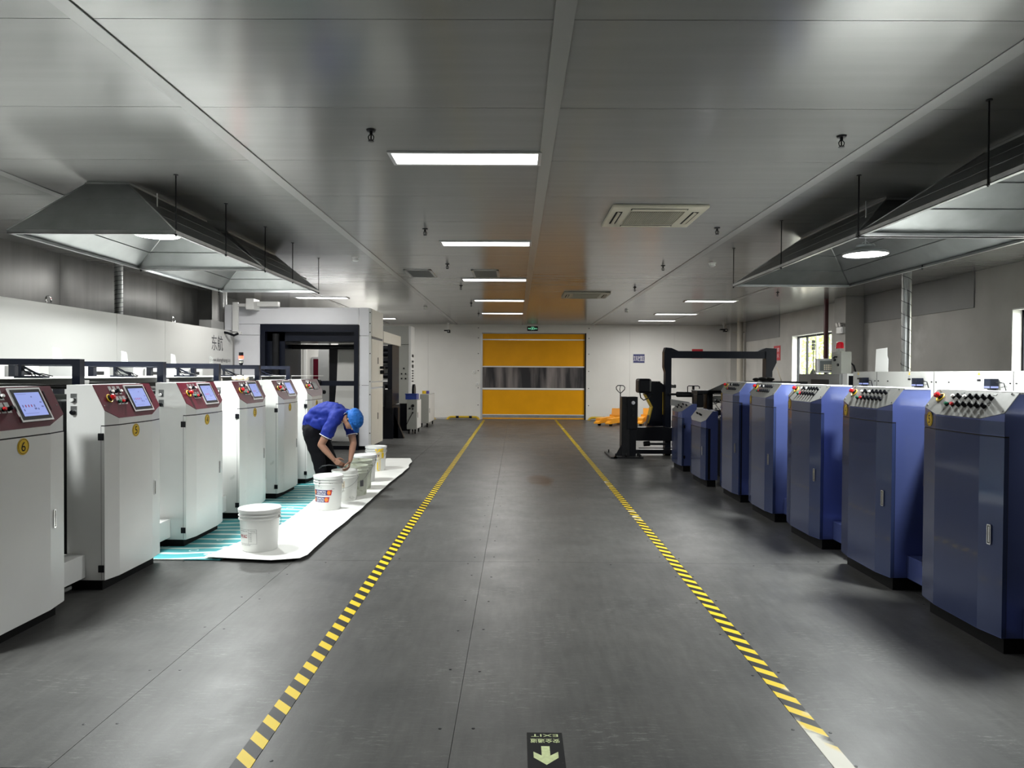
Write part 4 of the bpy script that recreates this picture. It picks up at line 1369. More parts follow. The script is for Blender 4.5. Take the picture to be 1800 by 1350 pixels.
for z, r, m in ((2.2, .07, 'black'), (2.08, .07, 'black'), (1.90, .055, 'black'), (1.75, .045, 'black'), (1.53, .055, 'black'), (1.3, .08, 'black')):
    MB().cyl((-3.8, 17.5, z), (-3.15, 17.5, z), r, n=16).build('roller', m, tw)
MB().box(-3.14, 17.3, .82, -3.03, 18.3, 2.29).build('roller_frame', 'black', tw)
MB().box(-4.8, 17.2, .0, -3.0, 18.3, .8).box(-3.0, 17.4, .0, -2.9, 17.6, .75).prism([(-3.0, 17.4, 0), (-2.75, 17.4, 0), (-3.0, 17.4, .6)], (0, .15, 0)).build('base_frame', 'black', tw)
MB().box(-3.24, 19.65, .0, -3.0, 20.2, .76).build('base_frame', 'black', tw)
MB().cyl((-3.3, 17.1, .8), (-3.3, 17.2, 1.3), .12, n=16).box(-3.35, 17.15, .75, -3.0, 17.2, 1.2).build('guard', 'dark', tw)
MB().box(-4.75, 17.0, 0, -4.5, 17.2, 2.35).build('rear_column', 'greymachine', tw)


def ctl(x0, y0, x1, y1, zt, lab, gauges):
    t = empty('wheeled_control_box', ((x0 + x1) / 2, (y0 + y1) / 2, 0), lab, 'control box', 'small grey control boxes on wheels')
    MB().box(x0, y0, .12, x1, y1, zt, bev=.006).build('housing', 'greybox', t)
    dd = MB().box(x1 - .004, y0 + .012, .14, x1 + .008, y1 - .01, zt - .02, bev=.002).build('door', 'white', t)
    MB().box(x1 + .006, y0 + .1, .42, x1 + .016, y0 + .13, .56).build('latch', 'dark', dd)
    for a in (x0 + .05, x1 - .05):
        for b_ in (y0 + .06, y1 - .06):
            MB().cyl((a - .015, b_, .04), (a + .015, b_, .04), .04, n=14).box(a - .02, b_ - .02, .06, a + .02, b_ + .02, .122).build('castor', 'blackmatt', t)
    if gauges:
        MB().cyl((x0 + .16, y0, .74), (x0 + .16, y0 - .025, .74), .04, n=18).cyl((x0 + .16, y0, .66), (x0 + .16, y0 - .02, .66), .02, n=12).box(x0 + .05, y0 - .01, .65, x0 + .1, y0, .69).cyl((x0 + .16, y0, .56), (x0 + .16, y0 - .03, .56), .02, n=12).build('gauge', 'dark', t)
        MB().tube([(x0 + .16, y0 - .03, .56), (x0 + .12, y0 - .05, .48), (x0 + .03, y0 - .06, .3), (x0 - .02, y0 - .06, .2)], .008, 6).build('hose', 'black', t)


ctl(-2.89, 18.72, -2.625, 19.5, .90, 'nearer small grey control box on wheels, with a gauge, blue bin on top', True)
ctl(-2.86, 21.05, -2.60, 22.5, .98, 'farther small grey control box on wheels by the bumper rail', False)
t = empty('storage_bin', (-2.78, 19.0, .9), 'blue plastic bin on top of the nearer grey control box', 'bin')
mb = MB().box(-2.93, 18.74, .905, -2.64, 19.2, .915)
mb.box(-2.93, 18.74, .915, -2.92, 19.2, 1.05).box(-2.65, 18.74, .915, -2.64, 19.2, 1.05).box(-2.92, 18.74, .915, -2.65, 18.75, 1.05).box(-2.92, 19.19, .915, -2.65, 19.2, 1.05)
mb.build('bin_body', 'binblue', t)
MB().box(-2.94, 18.725, 1.035, -2.63, 18.74, 1.06, bev=.003).build('bin_rim', 'binblue', t)
for x, r, m, lab in ((-2.77, .06, 'yellow', 'roll of yellow tape on top of the farther grey control box'), (-2.66, .045, 'purple', 'roll of purple tape beside the yellow tape roll')):
    MB().lathe((x, 21.3, .985), [(r * .55, .0), (r, .0), (r, .09), (r * .55, .09), (r * .55, 0)], n=24).build('tape_roll', m, label=lab, cat='tape roll', loc=(x, 21.3, .985))

# ---------------------------------------------------------------- right printing machine
for i, (num, y0, _) in enumerate(BC):
    t = empty('printing_unit', (3.8, y0 + .4, 0), '%s printing unit with rollers behind the blue cabinets' % ORD[i if i < 4 else 5], 'printing unit', 'printing units of the right machine')
    MB().box(3.07, y0 + .02, .06, 3.12, y0 + .78, 1.36, bev=.006).build('side_frame', 'blue', t)
    MB().box(4.33, y0 + .02, .06, 4.38, y0 + .78, 1.40, bev=.006).build('side_frame', 'white', t)
    MB().box(3.12, y0 + .1, .06, 4.33, y0 + .7, .75, bev=.01).build('base', 'dark', t)
    MB().cyl((3.12, y0 + .22, 1.28), (4.33, y0 + .22, 1.28), .085, n=24).build('roller', 'steel', t)
    MB().cyl((3.12, y0 + .5, 1.22), (4.33, y0 + .5, 1.22), .12, n=24).build('roller', 'chrome', t)
    for k in range(4):
        MB().box(3.10, y0 + .82, 1.12 + k * .065, 3.9, y0 + 1.12, 1.15 + k * .065, bev=.003).build('slat', 'alu', t)
    MB().cyl((3.12, y0 + .36, 1.325), (4.33, y0 + .36, 1.325), .035, n=14).build('idler_roller', 'chrome', t)
    yc = y0 - .45
    c = empty('machine_cover', (4.5, yc + .28, .06), '%s white machine cover with hanging digital controller' % ORD[i if i < 4 else 5], 'machine cover', 'white covers of the right machine')
    MB().box(4.40, yc - .318, .06, 4.62, yc + .878, 1.652, bev=.004).build('cover_panel', 'cover', c)
    MB().box(4.397, yc + .26, .2, 4.401, yc + .264, 1.65).build('cover_joint', 'dark', c)
    MB().cyl((4.401, yc + .0, 1.54), (4.39, yc + .0, 1.54), .007, n=8).cyl((4.401, yc + .3, 1.54), (4.39, yc + .3, 1.54), .007, n=8).cyl((4.401, yc + .22, 1.54), (4.39, yc + .22, 1.54), .007, n=8).build('cover_lock', 'dark', c, kind='stuff')
    mb = MB().box(4.396, yc + .71, 1.555, 4.4, yc + .76, 1.575, m=0).prism([(4.397, yc + .715, 1.615), (4.397, yc + .755, 1.615), (4.397, yc + .735, 1.64)], (.003, 0, 0), m=1)
    put_text(mb, '注意', (4.3965, yc + .735, 1.648), (0, -1, 0), (0, 0, 1), .05, .012, 1)
    put_text(mb, '人', (4.3965, yc + .735, 1.595), (0, -1, 0), (0, 0, 1), .03, .026, 0)
    mb.build('warning_label', ['ink', 'safety'], c)
    mb = MB().box(4.31, yc + .44, 1.487, 4.39, yc + .53, 1.58, m=0, bev=.004).box(4.315, yc + .4385, 1.495, 4.385, yc + .4405, 1.512, m=1).box(4.3085, yc + .445, 1.495, 4.311, yc + .525, 1.512, m=1)
    mb.build('digital_controller', ['navy', 'screen'], c)
    MB().tube([(4.36, yc + .44, 1.545), (4.37, yc + .38, 1.545), (4.38, yc + .36, 1.54), (4.385, yc + .33, 1.46)], .005, 6).box(4.33, yc + .46, 1.42, 4.38, yc + .51, 1.487).build('controller_cable', 'dark', c)
MB().box(4.40, 2.0, .06, 4.62, 3.29, 1.652, bev=.004).build('machine_cover', 'white', label='white machine cover at the right picture edge, past the last controller', cat='machine cover', loc=(4.5, 3, .06))
MB().box(3.15, 3.0, 1.36, 4.3, 9.5, 1.364).build('paper_web', 'paper', label='white paper web running over the right printing machine', cat='paper web', loc=(3.7, 6, 1.36))

gm = empty('rewind_machine', (4.6, 10.4, 0), 'grey machine body with square hole, left of the white covers', 'machine')
MB().box(4.40, 9.72, .06, 4.9, 11.12, 1.625, bev=.006).build('body', 'greymachine', gm)
MB().box(4.396, 10.05, 1.47, 4.401, 10.65, 1.545).build('opening', 'black', gm)
MB().box(4.43, 9.56, .06, 4.85, 9.7, 1.63, bev=.004).build('end_cover', 'white', gm)
MB().box(4.45, 9.556, 1.40, 4.6, 9.561, 1.60).build('opening', 'black', gm)
cc = empty('operator_box', (4.5, 9.9, 1.63), 'pale green-grey operator box with tilted screen on the grey machine', 'control box')
MB().box(4.42, 9.72, 1.63, 4.56, 10.02, 1.93, bev=.004).build('box_body', 'greybox', cc)
mon = MB().box(4.24, 10.06, 1.64, 4.56, 10.14, 1.84, bev=.008).build('screen_housing', 'alu', cc)
MB().box(4.275, 10.055, 1.665, 4.48, 10.06, 1.81).build('screen_glass', 'screenoff', mon)
mb = MB()
for q in range(3):
    for r in range(4):
        mb.box(4.33 + r * .03, 10.053, 1.68 + q * .028, 4.35 + r * .03, 10.0545, 1.70 + q * .028)
mb.build('screen_icons', 'rag', mon)
MB().tube([(4.42, 9.85, 1.86), (4.39, 9.85, 1.86), (4.37, 9.85, 1.84)], .012, 8).cyl((4.40, 9.9, 1.82), (4.42, 9.9, 1.82), .02, n=12).cyl((4.405, 9.8, 1.75), (4.42, 9.8, 1.75), .02, n=12).build('switch', 'dark', cc)
MB().tube([(4.56, 9.8, 1.8), (4.62, 9.78, 1.74), (4.65, 9.75, 1.6)], .012, 8).build('cable', 'dark', cc)
al = empty('alarm_beacon', (4.49, 9.86, 1.93), 'red rotating alarm beacon on the operator box', 'signal light')
MB().cyl((4.46, 9.85, 1.93), (4.46, 9.85, 1.975), .045, n=20).box(4.43, 9.8, 1.932, 4.49, 9.81, 1.972).build('base', 'greybox', al)
MB().lathe((4.46, 9.85, 1.975), [(.052, 0), (.055, .01), (.05, .02), (.049, .065), (.04, .085), (.02, .095), (.0005, .097)], n=24).build('red_dome', 'redlens', al)
sl = empty('stack_light', (4.39, 10.62, 1.625), 'unlit grey signal tower on a thin pole in front of the far window', 'signal light')
MB().cyl((4.45, 10.7, 1.625), (4.45, 10.7, 1.70), .05, .012, n=14).cyl((4.45, 10.7, 1.68), (4.45, 10.7, 1.98), .008, n=10).build('pole', 'greybox', sl)
for k in range(3):
    MB().cyl((4.45, 10.7, 1.985 + k * .05), (4.45, 10.7, 2.03 + k * .05), .026, n=16).build('segment', 'greybox', sl)
MB().prism([(4.45, 8.56, 1.652), (4.45, 8.86, 1.652), (4.45, 8.84, 1.93), (4.45, 8.585, 1.94), (4.45, 8.58, 1.84), (4.45, 8.555, 1.80)], (.006, 0, 0)).build('guard_plate', 'whiteknob', label='white guard plate standing on the right machine cover', cat='guard plate', loc=(4.45, 8.7, 1.652))

t = empty('duct', (4.98, 9.14, 0), 'spiral steel duct standing behind the right machine', 'duct')
MB().cyl((4.98, 9.14, 0), (4.98, 9.14, ZC), .056, n=20).build('pipe', 'steel', t)
pts = []
for k in range(12 * 20):
    a = -2 * math.pi * k / 12; pts.append((4.98 + .058 * math.cos(a), 9.14 + .058 * math.sin(a), .05 + (ZC - .08) * k / 240))
MB().tube(pts, .003, 5).build('spiral_seam', 'dark', t)

t = empty('sprinkler_pipe', (7.02, 16.2, 1.7), 'dark red fire pipe crossing the far window', 'pipe')
MB().cyl((6.95, 16.05, 1.72), (6.95, 16.05, ZC), .05, n=18).cyl((6.95, 16.05, 1.82), (7.05, 15.6, 1.82), .03, n=14).cyl((6.95, 16.05, 1.66), (6.95, 16.05, 1.74), .035, n=14).build('pipe', 'pipered', t)
MB().box(7.04, 15.4, 1.74, 7.095, 15.7, 1.9).cyl((6.95, 16.05, 0), (6.95, 16.05, 1.66), .03, n=12).build('pipe_support', 'dark', t)
for x, y, r, m, lab in ((7.31, 23.35, .095, 'pipecream', 'thick cream drain pipe in the far right corner'),):
    t = empty('drain_pipe', (x, y, 0), lab, 'pipe')
    MB().cyl((x, y, 0), (x, y, ZC), r, n=20).build('pipe', m, t)
    MB().cyl((x, y, 2.98), (x, y, 3.03), r + .012, n=20).cyl((x, y, 2.75), (x, y, 2.79), r + .012, n=20).box(x - .25, y + .02, 2.99, x + .15, y + .05, 3.02).build('pipe_collar', m, t)
em = empty('emergency_light', (7.1, 15.7, 2.6), 'twin-headed emergency light on the column by the far window', 'emergency light')
MB().box(7.03, 15.42, 2.52, 7.1, 15.72, 2.66, bev=.008).box(7.02, 15.46, 2.55, 7.032, 15.6, 2.63).build('housing', 'whiteknob', em)
for yy in (15.5, 15.64):
    MB().cyl((7.07, yy, 2.66), (7.07, yy, 2.7), .01, n=8).cyl((7.09, yy, 2.73), (7.0, yy, 2.71), .03, .048, n=16).build('lamp_head', 'chrome', em)

rs = empty('warning_sign', (XR - .01, 20.5, 2.24), 'red warning sign on the right wall left of the far window', 'sign')
MB().box(XR - .012, 20.28, 2.03, XR - .001, 20.78, 2.45).build('sign_board', 'signred', rs)
mb = MB()
put_text(mb, '严禁', (XR - .014, 20.53, 2.33), (0, -1, 0), (0, 0, 1), .38, .13)
put_text(mb, '烟火', (XR - .014, 20.53, 2.17), (0, -1, 0), (0, 0, 1), .38, .13)
mb.build('lettering', 'hem', rs)
rs = empty('warning_sign', (6.3, YF - .01, 2.25), 'red sign on the far wall, mostly hidden by the black arch', 'sign')
MB().box(6.12, YF - .012, 2.17, 6.5, YF - .001, 2.5).build('sign_board', 'signred', rs)
put_text(MB(), '消防', (6.31, YF - .014, 2.35), (1, 0, 0), (0, 0, 1), .3, .15).build('lettering', 'hem', rs)
bs = empty('parking_sign', (4.27, YF - .01, 2.15), 'navy sign with white Chinese lettering on the far wall', 'sign')
MB().box(4.06, YF - .012, 1.995, 4.48, YF - .002, 2.325).build('sign_board', 'alu', bs)
MB().box(4.075, YF - .014, 2.01, 4.465, YF - .012, 2.31).build('sign_face', 'signblue', bs)
put_text(MB(), '叉车放置区', (4.27, YF - .016, 2.16), (1, 0, 0), (0, 0, 1), .37, .19, bold=True).build('lettering', 'hem', bs)

ex = empty('exit_sign', (.55, YF - .02, 3.2), 'lit green exit sign above the yellow door', 'exit sign')
MB().box(.365, YF - .03, 3.105, .735, YF - .002, 3.26, bev=.004).build('sign_box', 'black', ex)
mb = MB()
put_text(mb, '安全', (.445, YF - .032, 3.182), (1, 0, 0), (0, 0, 1), .10, .05)
put_text(mb, '出口', (.655, YF - .032, 3.182), (1, 0, 0), (0, 0, 1), .10, .05)
mb.box(.505, YF - .0325, 3.135, .51, YF - .0315, 3.235).box(.59, YF - .0325, 3.135, .595, YF - .0315, 3.235).box(.505, YF - .0325, 3.23, .595, YF - .0315, 3.235)
mb.sphere((.557, YF - .032, 3.215), .010, (1, .1, 1), sub=1)
mb.prism([(.545, YF - .0325, 3.205), (.56, YF - .0325, 3.205), (.556, YF - .0325, 3.175), (.575, YF - .0325, 3.15), (.565, YF - .0325, 3.145), (.547, YF - .0325, 3.168), (.53, YF - .0325, 3.14), (.52, YF - .0325, 3.147), (.54, YF - .0325, 3.175)], (0, .0008, 0))
mb.build('lettering', 'exitgreen', ex)

for x, z, lab in ((-1.50, 1.655, 'upper white switch box left of the yellow door'), (-1.375, 1.235, 'lower white switch box left of the yellow door')):
    t = empty('switch_box', (x, YF, z), lab, 'switch box', 'switch boxes beside the yellow door')
    MB().box(x - .045, YF - .04, z - .055, x + .045, YF - .001, z + .055, bev=.005).build('housing', 'whiteknob', t)
    MB().box(x - .02, YF - .046, z - .02, x + .02, YF - .04, z + .02).build('button', 'alu', t)


def camera_thing(x, y, z, lab):
    t = empty('security_camera', (x, y, ZC), lab, 'camera', 'hanging security cameras')
    MB().cyl((x, y, z + .08), (x, y, ZC), .018, n=10).cyl((x, y, ZC - .02), (x, y, ZC), .05, n=16).cyl((x, y, z + .14), (x, y, z + .2), .028, n=12).build('drop_pole', 'whiteknob', t)
    MB().box(x - .13, y - .1, z + .02, x + .03, y + .06, z + .06, bev=.004).box(x - .02, y - .16, z - .04, x + .08, y + .04, z + .06, bev=.008).build('camera_body', 'black', t)
    MB().cyl((x + .03, y - .16, z + .01), (x + .03, y - .175, z + .01), .025, n=14).build('lens', 'chrome', t)


camera_thing(-2.35, 24.3, 3.02, 'security camera hanging left of the yellow door')
camera_thing(7.02, 24.2, 3.1, 'security camera hanging in the far right corner')

# bumper rails along the far wall
for x0, x1, lab in ((-4.2, -2.85, 'yellow floor bumper rail behind the grey control boxes'), (-2.4, -1.31, 'yellow and black floor bumper rail left of the door'), (2.52, 4.4, 'yellow floor bumper rail right of the door, behind the pallet jack')):
    t = empty('bumper_rail', ((x0 + x1) / 2, YF - .15, 0), lab, 'bumper rail', 'yellow floor bumper rails')
    y = YF - .16
    r = .04
    MB().tube([(x0, y, 0.0), (x0 + .03, y, .05), (x0 + .09, y, .08), (x0 + .16, y, .085), (x1 - .16, y, .085), (x1 - .09, y, .08), (x1 - .03, y, .05), (x1, y, 0.0)], r, 10).build('rail_tube', 'safety', t)
    for k in range(2):
        xx = x0 + (x1 - x0) * (.27 + .42 * k)
        MB().cyl((xx, y, .085), (xx + .1, y, .085), r + .002, n=12).build('black_band', 'black', t)
    for xx in (x0, x1):
        MB().cyl((xx, y, 0), (xx, y, .008), .07, n=14).build('foot_plate', 'safety', t)


# pallet jacks
def pallet_jack(x, y, ang, lab, with_handle=True):
    t = empty('pallet_jack', (x, y, 0), lab, 'pallet jack', 'orange pallet jacks', local=True)
    t.rotation_euler = (0, 0, ang)
    for s in (-1, 1):
        MB().box(-.62, s * .19 - .08 * 1, .07, .55, s * .19 + .08, .24, bev=.01).prism([(-.62, s * .19 - .08, .07), (-.75, s * .19 - .05, .07), (-.75, s * .19 - .05, .11), (-.62, s * .19 - .08, .16)], (0, .13, 0)).build('fork', 'orange', t)
        MB().cyl((-.5, s * .19 - .04, .045), (-.5, s * .19 + .04, .045), .045, n=14).build('fork_wheel', 'blackmatt', t)
    MB().box(.50, -.27, .07, .58, .27, .30, bev=.01).prism([(.50, -.2, .3), (.58, -.2, .3), (.58, .2, .3), (.50, .2, .3)], (.04, 0, .2)).build('fork_carriage', 'orange', t)
    MB().cyl((.72, -.09, .09), (.72, -.02, .09), .09, n=18).cyl((.72, .02, .09), (.72, .09, .09), .09, n=18).build('steer_wheel', 'blackmatt', t)
    MB().cyl((.72, 0, .15), (.72, 0, .45), .05, n=16).box(.66, -.06, .4, .78, .06, .5, bev=.01).build('pump', 'black', t)
    if with_handle:
        MB().tube([(.74, 0, .45), (.76, 0, .95), (.76, 0, 1.0)], .018, 8).build('handle_shaft', 'black', t)
        MB().tube([(.76, 0, .98), (.76, -.06, 1.03), (.76, -.14, 1.11), (.76, -.15, 1.18), (.76, -.10, 1.235), (.76, 0, 1.24), (.76, .10, 1.235), (.76, .15, 1.18), (.76, .14, 1.11), (.76, .06, 1.03)], .014, 8, closed=True).tube([(.76, 0, 1.24), (.75, .02, 1.12), (.76, 0, 1.0)], .012, 6).build('handle_loop', 'black', t)
    return t


pallet_jack(3.01, 22.55, math.radians(60), 'orange pallet jack with heart-shaped black handle, left behind the gauge post')
pallet_jack(4.2, 22.7, math.radians(75), 'orange pallet jack behind the black unwinder, right of the gauge post', False)

# gauge post and unwinder
gp = empty('gauge_post', (2.15, 13.75, 0), 'black post with round gauges at the front of the unwinder', 'control post')
MB().box(2.02, 13.62, .03, 2.17, 13.9, 1.17, bev=.006).build('post', 'dark', gp)
MB().box(2.12, 13.60, .55, 2.32, 13.86, 1.172, bev=.006).box(2.15, 13.64, .03, 2.30, 13.88, .55, bev=.004).build('gauge_housing', 'black', gp)
for z, r, m in ((1.06, .04, 'hem'), (.93, .03, 'dark'), (.82, .03, 'dark')):
    c = MB().cyl((2.23, 13.598, z), (2.23, 13.575, z), r, n=20, m=0).cyl((2.23, 13.575, z), (2.23, 13.573, z), r * .82, n=20, m=1)
    c.build('gauge', ['chrome' if m == 'hem' else 'black', m], gp)
mb = MB().box(1.86, 13.5, 0, 2.42, 13.62, .03).box(1.80, 13.5, 0, 1.92, 14.5, .03)
mb.prism([(1.9, 13.66, .03), (2.02, 13.66, .03), (2.02, 13.66, .25)], (0, .02, 0)).prism([(2.32, 13.66, .03), (2.42, 13.66, .03), (2.32, 13.66, .15)], (0, .02, 0))
for x in (1.9, 2.1, 2.36):
    mb.cyl((x, 13.56, .03), (x, 13.56, .09), .014, n=8)
mb.cyl((1.86, 14.3, .03), (1.86, 14.3, .09), .014, n=8)
mb.build('base_plate', 'dark', gp)

uw = empty('roll_unwinder', (4.0, 14.2, 0), 'black arch frame unwinder behind the low blue cabinets', 'machine')
MB().box(2.95, 14.1, 0, 3.065, 14.3, 2.10).build('arch_post', 'navy', uw)
MB().box(4.93, 14.1, 0, 5.06, 14.3, 2.10).build('arch_post', 'navy', uw)
MB().box(3.065, 14.12, 1.93, 4.93, 14.28, 2.07).build('arch_beam', 'navy', uw)
MB().prism([(3.065, 14.1, 2.07), (3.2, 14.1, 2.07), (3.065, 14.1, 2.13), (2.95, 14.1, 2.14), (2.92, 14.1, 2.05), (2.92, 14.1, 1.75), (2.95, 14.1, 1.65), (2.95, 14.1, 2.1), (3.065, 14.1, 2.1)], (0, .2, 0)).build('gusset', 'navy', uw)
MB().prism([(4.93, 14.1, 2.07), (4.76, 14.1, 2.07), (4.93, 14.1, 2.14), (5.14, 14.1, 2.13), (5.14, 14.1, 1.85), (5.06, 14.1, 1.68), (5.06, 14.1, 2.1), (4.93, 14.1, 2.1)], (0, .2, 0)).build('gusset', 'navy', uw)
MB().box(2.30, 13.95, .30, 3.2, 14.25, .56, bev=.004).box(2.28, 13.9, .05, 3.2, 14.2, .13).box(3.2, 13.9, .02, 5.0, 14.3, .13).box(3.2, 13.98, .32, 5.0, 14.25, .54).build('base_beam', 'black', uw)
MB().box(2.4, 13.9, .155, 3.1, 13.93, .17).cyl((2.55, 13.95, .24), (2.95, 13.95, .24), .022, n=12).cyl((2.5, 13.95, .24), (2.62, 13.95, .25), .05, n=12).build('lead_screw', 'dark', uw)
MB().prism([(2.62, 14.3, .56), (3.0, 14.3, .56), (2.98, 14.3, 1.38), (2.9, 14.3, 1.44), (2.64, 14.3, 1.44), (2.58, 14.3, 1.2), (2.72, 14.3, .95)], (0, .22, 0)).build('roll_arm', 'navy', uw)
MB().prism([(2.58, 14.29, 1.2), (2.60, 14.29, 1.2), (2.74, 14.29, .95), (2.66, 14.29, .62), (2.64, 14.29, .62), (2.715, 14.29, .95)], (0, .24, 0)).box(2.93, 14.285, .8, 2.945, 14.29, 1.25).build('yellow_edge', 'safety', uw)
MB().box(2.42, 14.1, 1.23, 2.68, 14.5, 1.52, bev=.04).build('motor', 'black', uw)
mb = MB()
for k in range(7):
    mb.box(2.66 + k * .035, 14.28, 1.43, 2.675 + k * .035, 14.54, 1.465)
mb.build('cooling_fins', 'dark', uw, kind='stuff')
MB().tube([(2.46, 14.2, 1.24), (2.47, 14.15, 1.14), (2.53, 14.15, 1.09), (2.62, 14.18, 1.13), (2.72, 14.25, 1.2)], .012, 8).build('cable', 'black', uw)
MB().cyl((3.06, 14.4, 1.365), (3.12, 14.4, 1.365), .07, n=18).cyl((3.12, 14.4, 1.365), (3.22, 14.4, 1.365), .035, n=18).build('chuck', 'chrome', uw)
MB().cyl((3.0, 14.0, 1.215), (3.15, 14.0, 1.215), .022, n=12).cyl((3.14, 14.0, 1.215), (3.16, 14.0, 1.215), .04, .055, n=20).cyl((3.16, 14.0, 1.215), (3.62, 14.0, 1.215), .055, n=24).build('spindle_roller', 'dark', uw)
MB().tube([(3.34, 13.9, 1.25), (3.34, 13.9, 1.37), (3.36, 13.9, 1.385), (3.54, 13.9, 1.385), (3.57, 13.9, 1.37), (3.57, 13.9, 1.33)], .01, 8).box(3.43, 13.88, .9, 3.47, 13.92, 1.39).build('handle_frame', 'black', uw)

ig = empty('infeed_guide', (3.3, 12.0, 0), 'black web infeed guide with exposed cables above the low blue cabinets', 'machine')
MB().box(3.02, 11.9, 1.28, 3.75, 12.3, 1.34, bev=.004).box(3.03, 11.95, 1.05, 3.14, 12.2, 1.28, bev=.01).box(3.2, 11.95, 1.0, 3.3, 12.2, 1.28, bev=.01).box(3.02, 11.8, .93, 3.5, 12.3, 1.02, bev=.006).build('guide_frame', 'black', ig)
MB().cyl((3.24, 11.7, 1.2), (3.6, 11.7, 1.2), .06, n=20).cyl((3.24, 11.7, 1.29), (3.58, 11.7, 1.29), .012, n=10).build('guide_roller', 'chrome', ig)
MB().box(3.02, 11.9, .0, 3.1, 12.3, .95).box(3.6, 11.7, .05, 3.8, 12.3, 1.3).box(3.2, 10.4, .0, 3.8, 11.6, .9, bev=.01).build('guide_base', 'dark', ig)
rnd = random.Random(5)
mb = MB()
for k in range(9):
    p = Vector((rnd.uniform(2.95, 3.5), 11.85, rnd.uniform(1.0, 1.2)))
    mb.tube([p, p + Vector((rnd.uniform(-.05, .05), -.03, -.06)), p + Vector((rnd.uniform(-.05, .08), -.04, -.12)), p + Vector((rnd.uniform(.0, .1), 0, -.16))], .006, 6)
mb.build('cable', 'black', ig, kind='stuff')
mb = MB()
for k in range(14):
    p = (rnd.uniform(3.2, 3.55), 11.6, rnd.uniform(.98, 1.2))
    mb.cyl(p, (p[0] + .03, p[1] - .01, p[2]), rnd.uniform(.008, .016), n=8)
mb.build('air_fitting', 'chrome', ig, kind='stuff')
MB().prism([(2.72, 12.55, 1.06), (3.05, 12.55, 1.02), (3.05, 12.55, 1.12), (2.72, 12.55, 1.17)], (0, .01, 0)).box(2.8, 12.56, 0, 2.86, 12.6, 1.08).build('splash_plate', 'panelgrey', ig)
MB().prism([(3.2, 11.9, 1.34), (3.75, 11.9, 1.34), (3.75, 11.0, 1.47), (3.2, 11.0, 1.47)], (0, 0, .004)).build('web_sheet', 'paper', ig)
sf = empty('work_shelf', (3.7, 10.2, 0), 'dark shelf unit behind the farthest tall blue cabinet', 'shelf')
MB().box(3.3, 10.04, 1.48, 4.1, 10.35, 1.515).build('shelf_top', 'dark', sf)
MB().box(3.3, 10.06, 0, 4.1, 10.33, 1.48).build('shelf_body', 'dark', sf)
t = empty('cloth', (3.55, 10.2, 1.515), 'dark cloth bundle lying on the shelf behind the farthest blue cabinets', 'cloth')
MB().sphere((3.52, 10.2, 1.545), .06, (1.3, 1, .5)).sphere((3.62, 10.2, 1.545), .06, (1.2, 1, .5)).sphere((3.43, 10.2, 1.54), .05, (1.1, 1, .5)).build('cloth_bundle', 'shoe', t)
MB().cyl((3.79, 10.2, 1.515), (3.72, 10.2, 1.72), .006, n=8).build('rod', 'rag', sf)

# ---------------------------------------------------------------- sheets on the floor
tk = MB()
tk.prism([(-3.09, 5.985, .004), (-2.50, 5.985, .004), (-2.40, 7.2, .004), (-2.42, 9.0, .004), (-2.62, 12.3, .004), (-3.5, 12.3, .004), (-3.5, 6.5, .004)], (0, 0, .008))
tk.build('printed_sheet', 'teal', label='teal printed sheet with wavy stripes along the white cabinets', cat='printed sheet', loc=(-2.8, 8, 0))
ws_ = empty('paper_mat', (-2.2, 8, 0), 'large white paper sheet under the pails', 'paper sheet')
MB().prism([(-2.60, 6.08, .012), (-2.06, 6.0, .012), (-1.88, 6.12, .012), (-1.84, 7.2, .012), (-1.86, 10.2, .012), (-1.92, 12.8, .012), (-2.38, 12.9, .012), (-2.44, 9, .012), (-2.36, 7.2, .012)], (0, 0, .016)).build('underlay_board', 'blackmatt', ws_)
mb = MB()
ol = [(-2.645, 6.0), (-2.35, 5.955), (-2.05, 5.91), (-1.93, 5.945), (-1.825, 5.985)]
R_ = random.Random(3)
for k in range(28):
    y = 6.1 + k * .24
    ol.append((-1.79 - .008 * math.sin(k * .5) - .012 * R_.random() - (.04 if k > 24 else 0), y))
ol += [(-1.95, 13.08), (-2.38, 13.06), (-2.52, 11), (-2.56, 9.5), (-2.45, 8.2), (-2.42, 7.3)]
mb.prism([(x, y, .029) for x, y in ol], (0, 0, .003))
mb.build('sheet', 'paper', ws_)
PZ = .0325


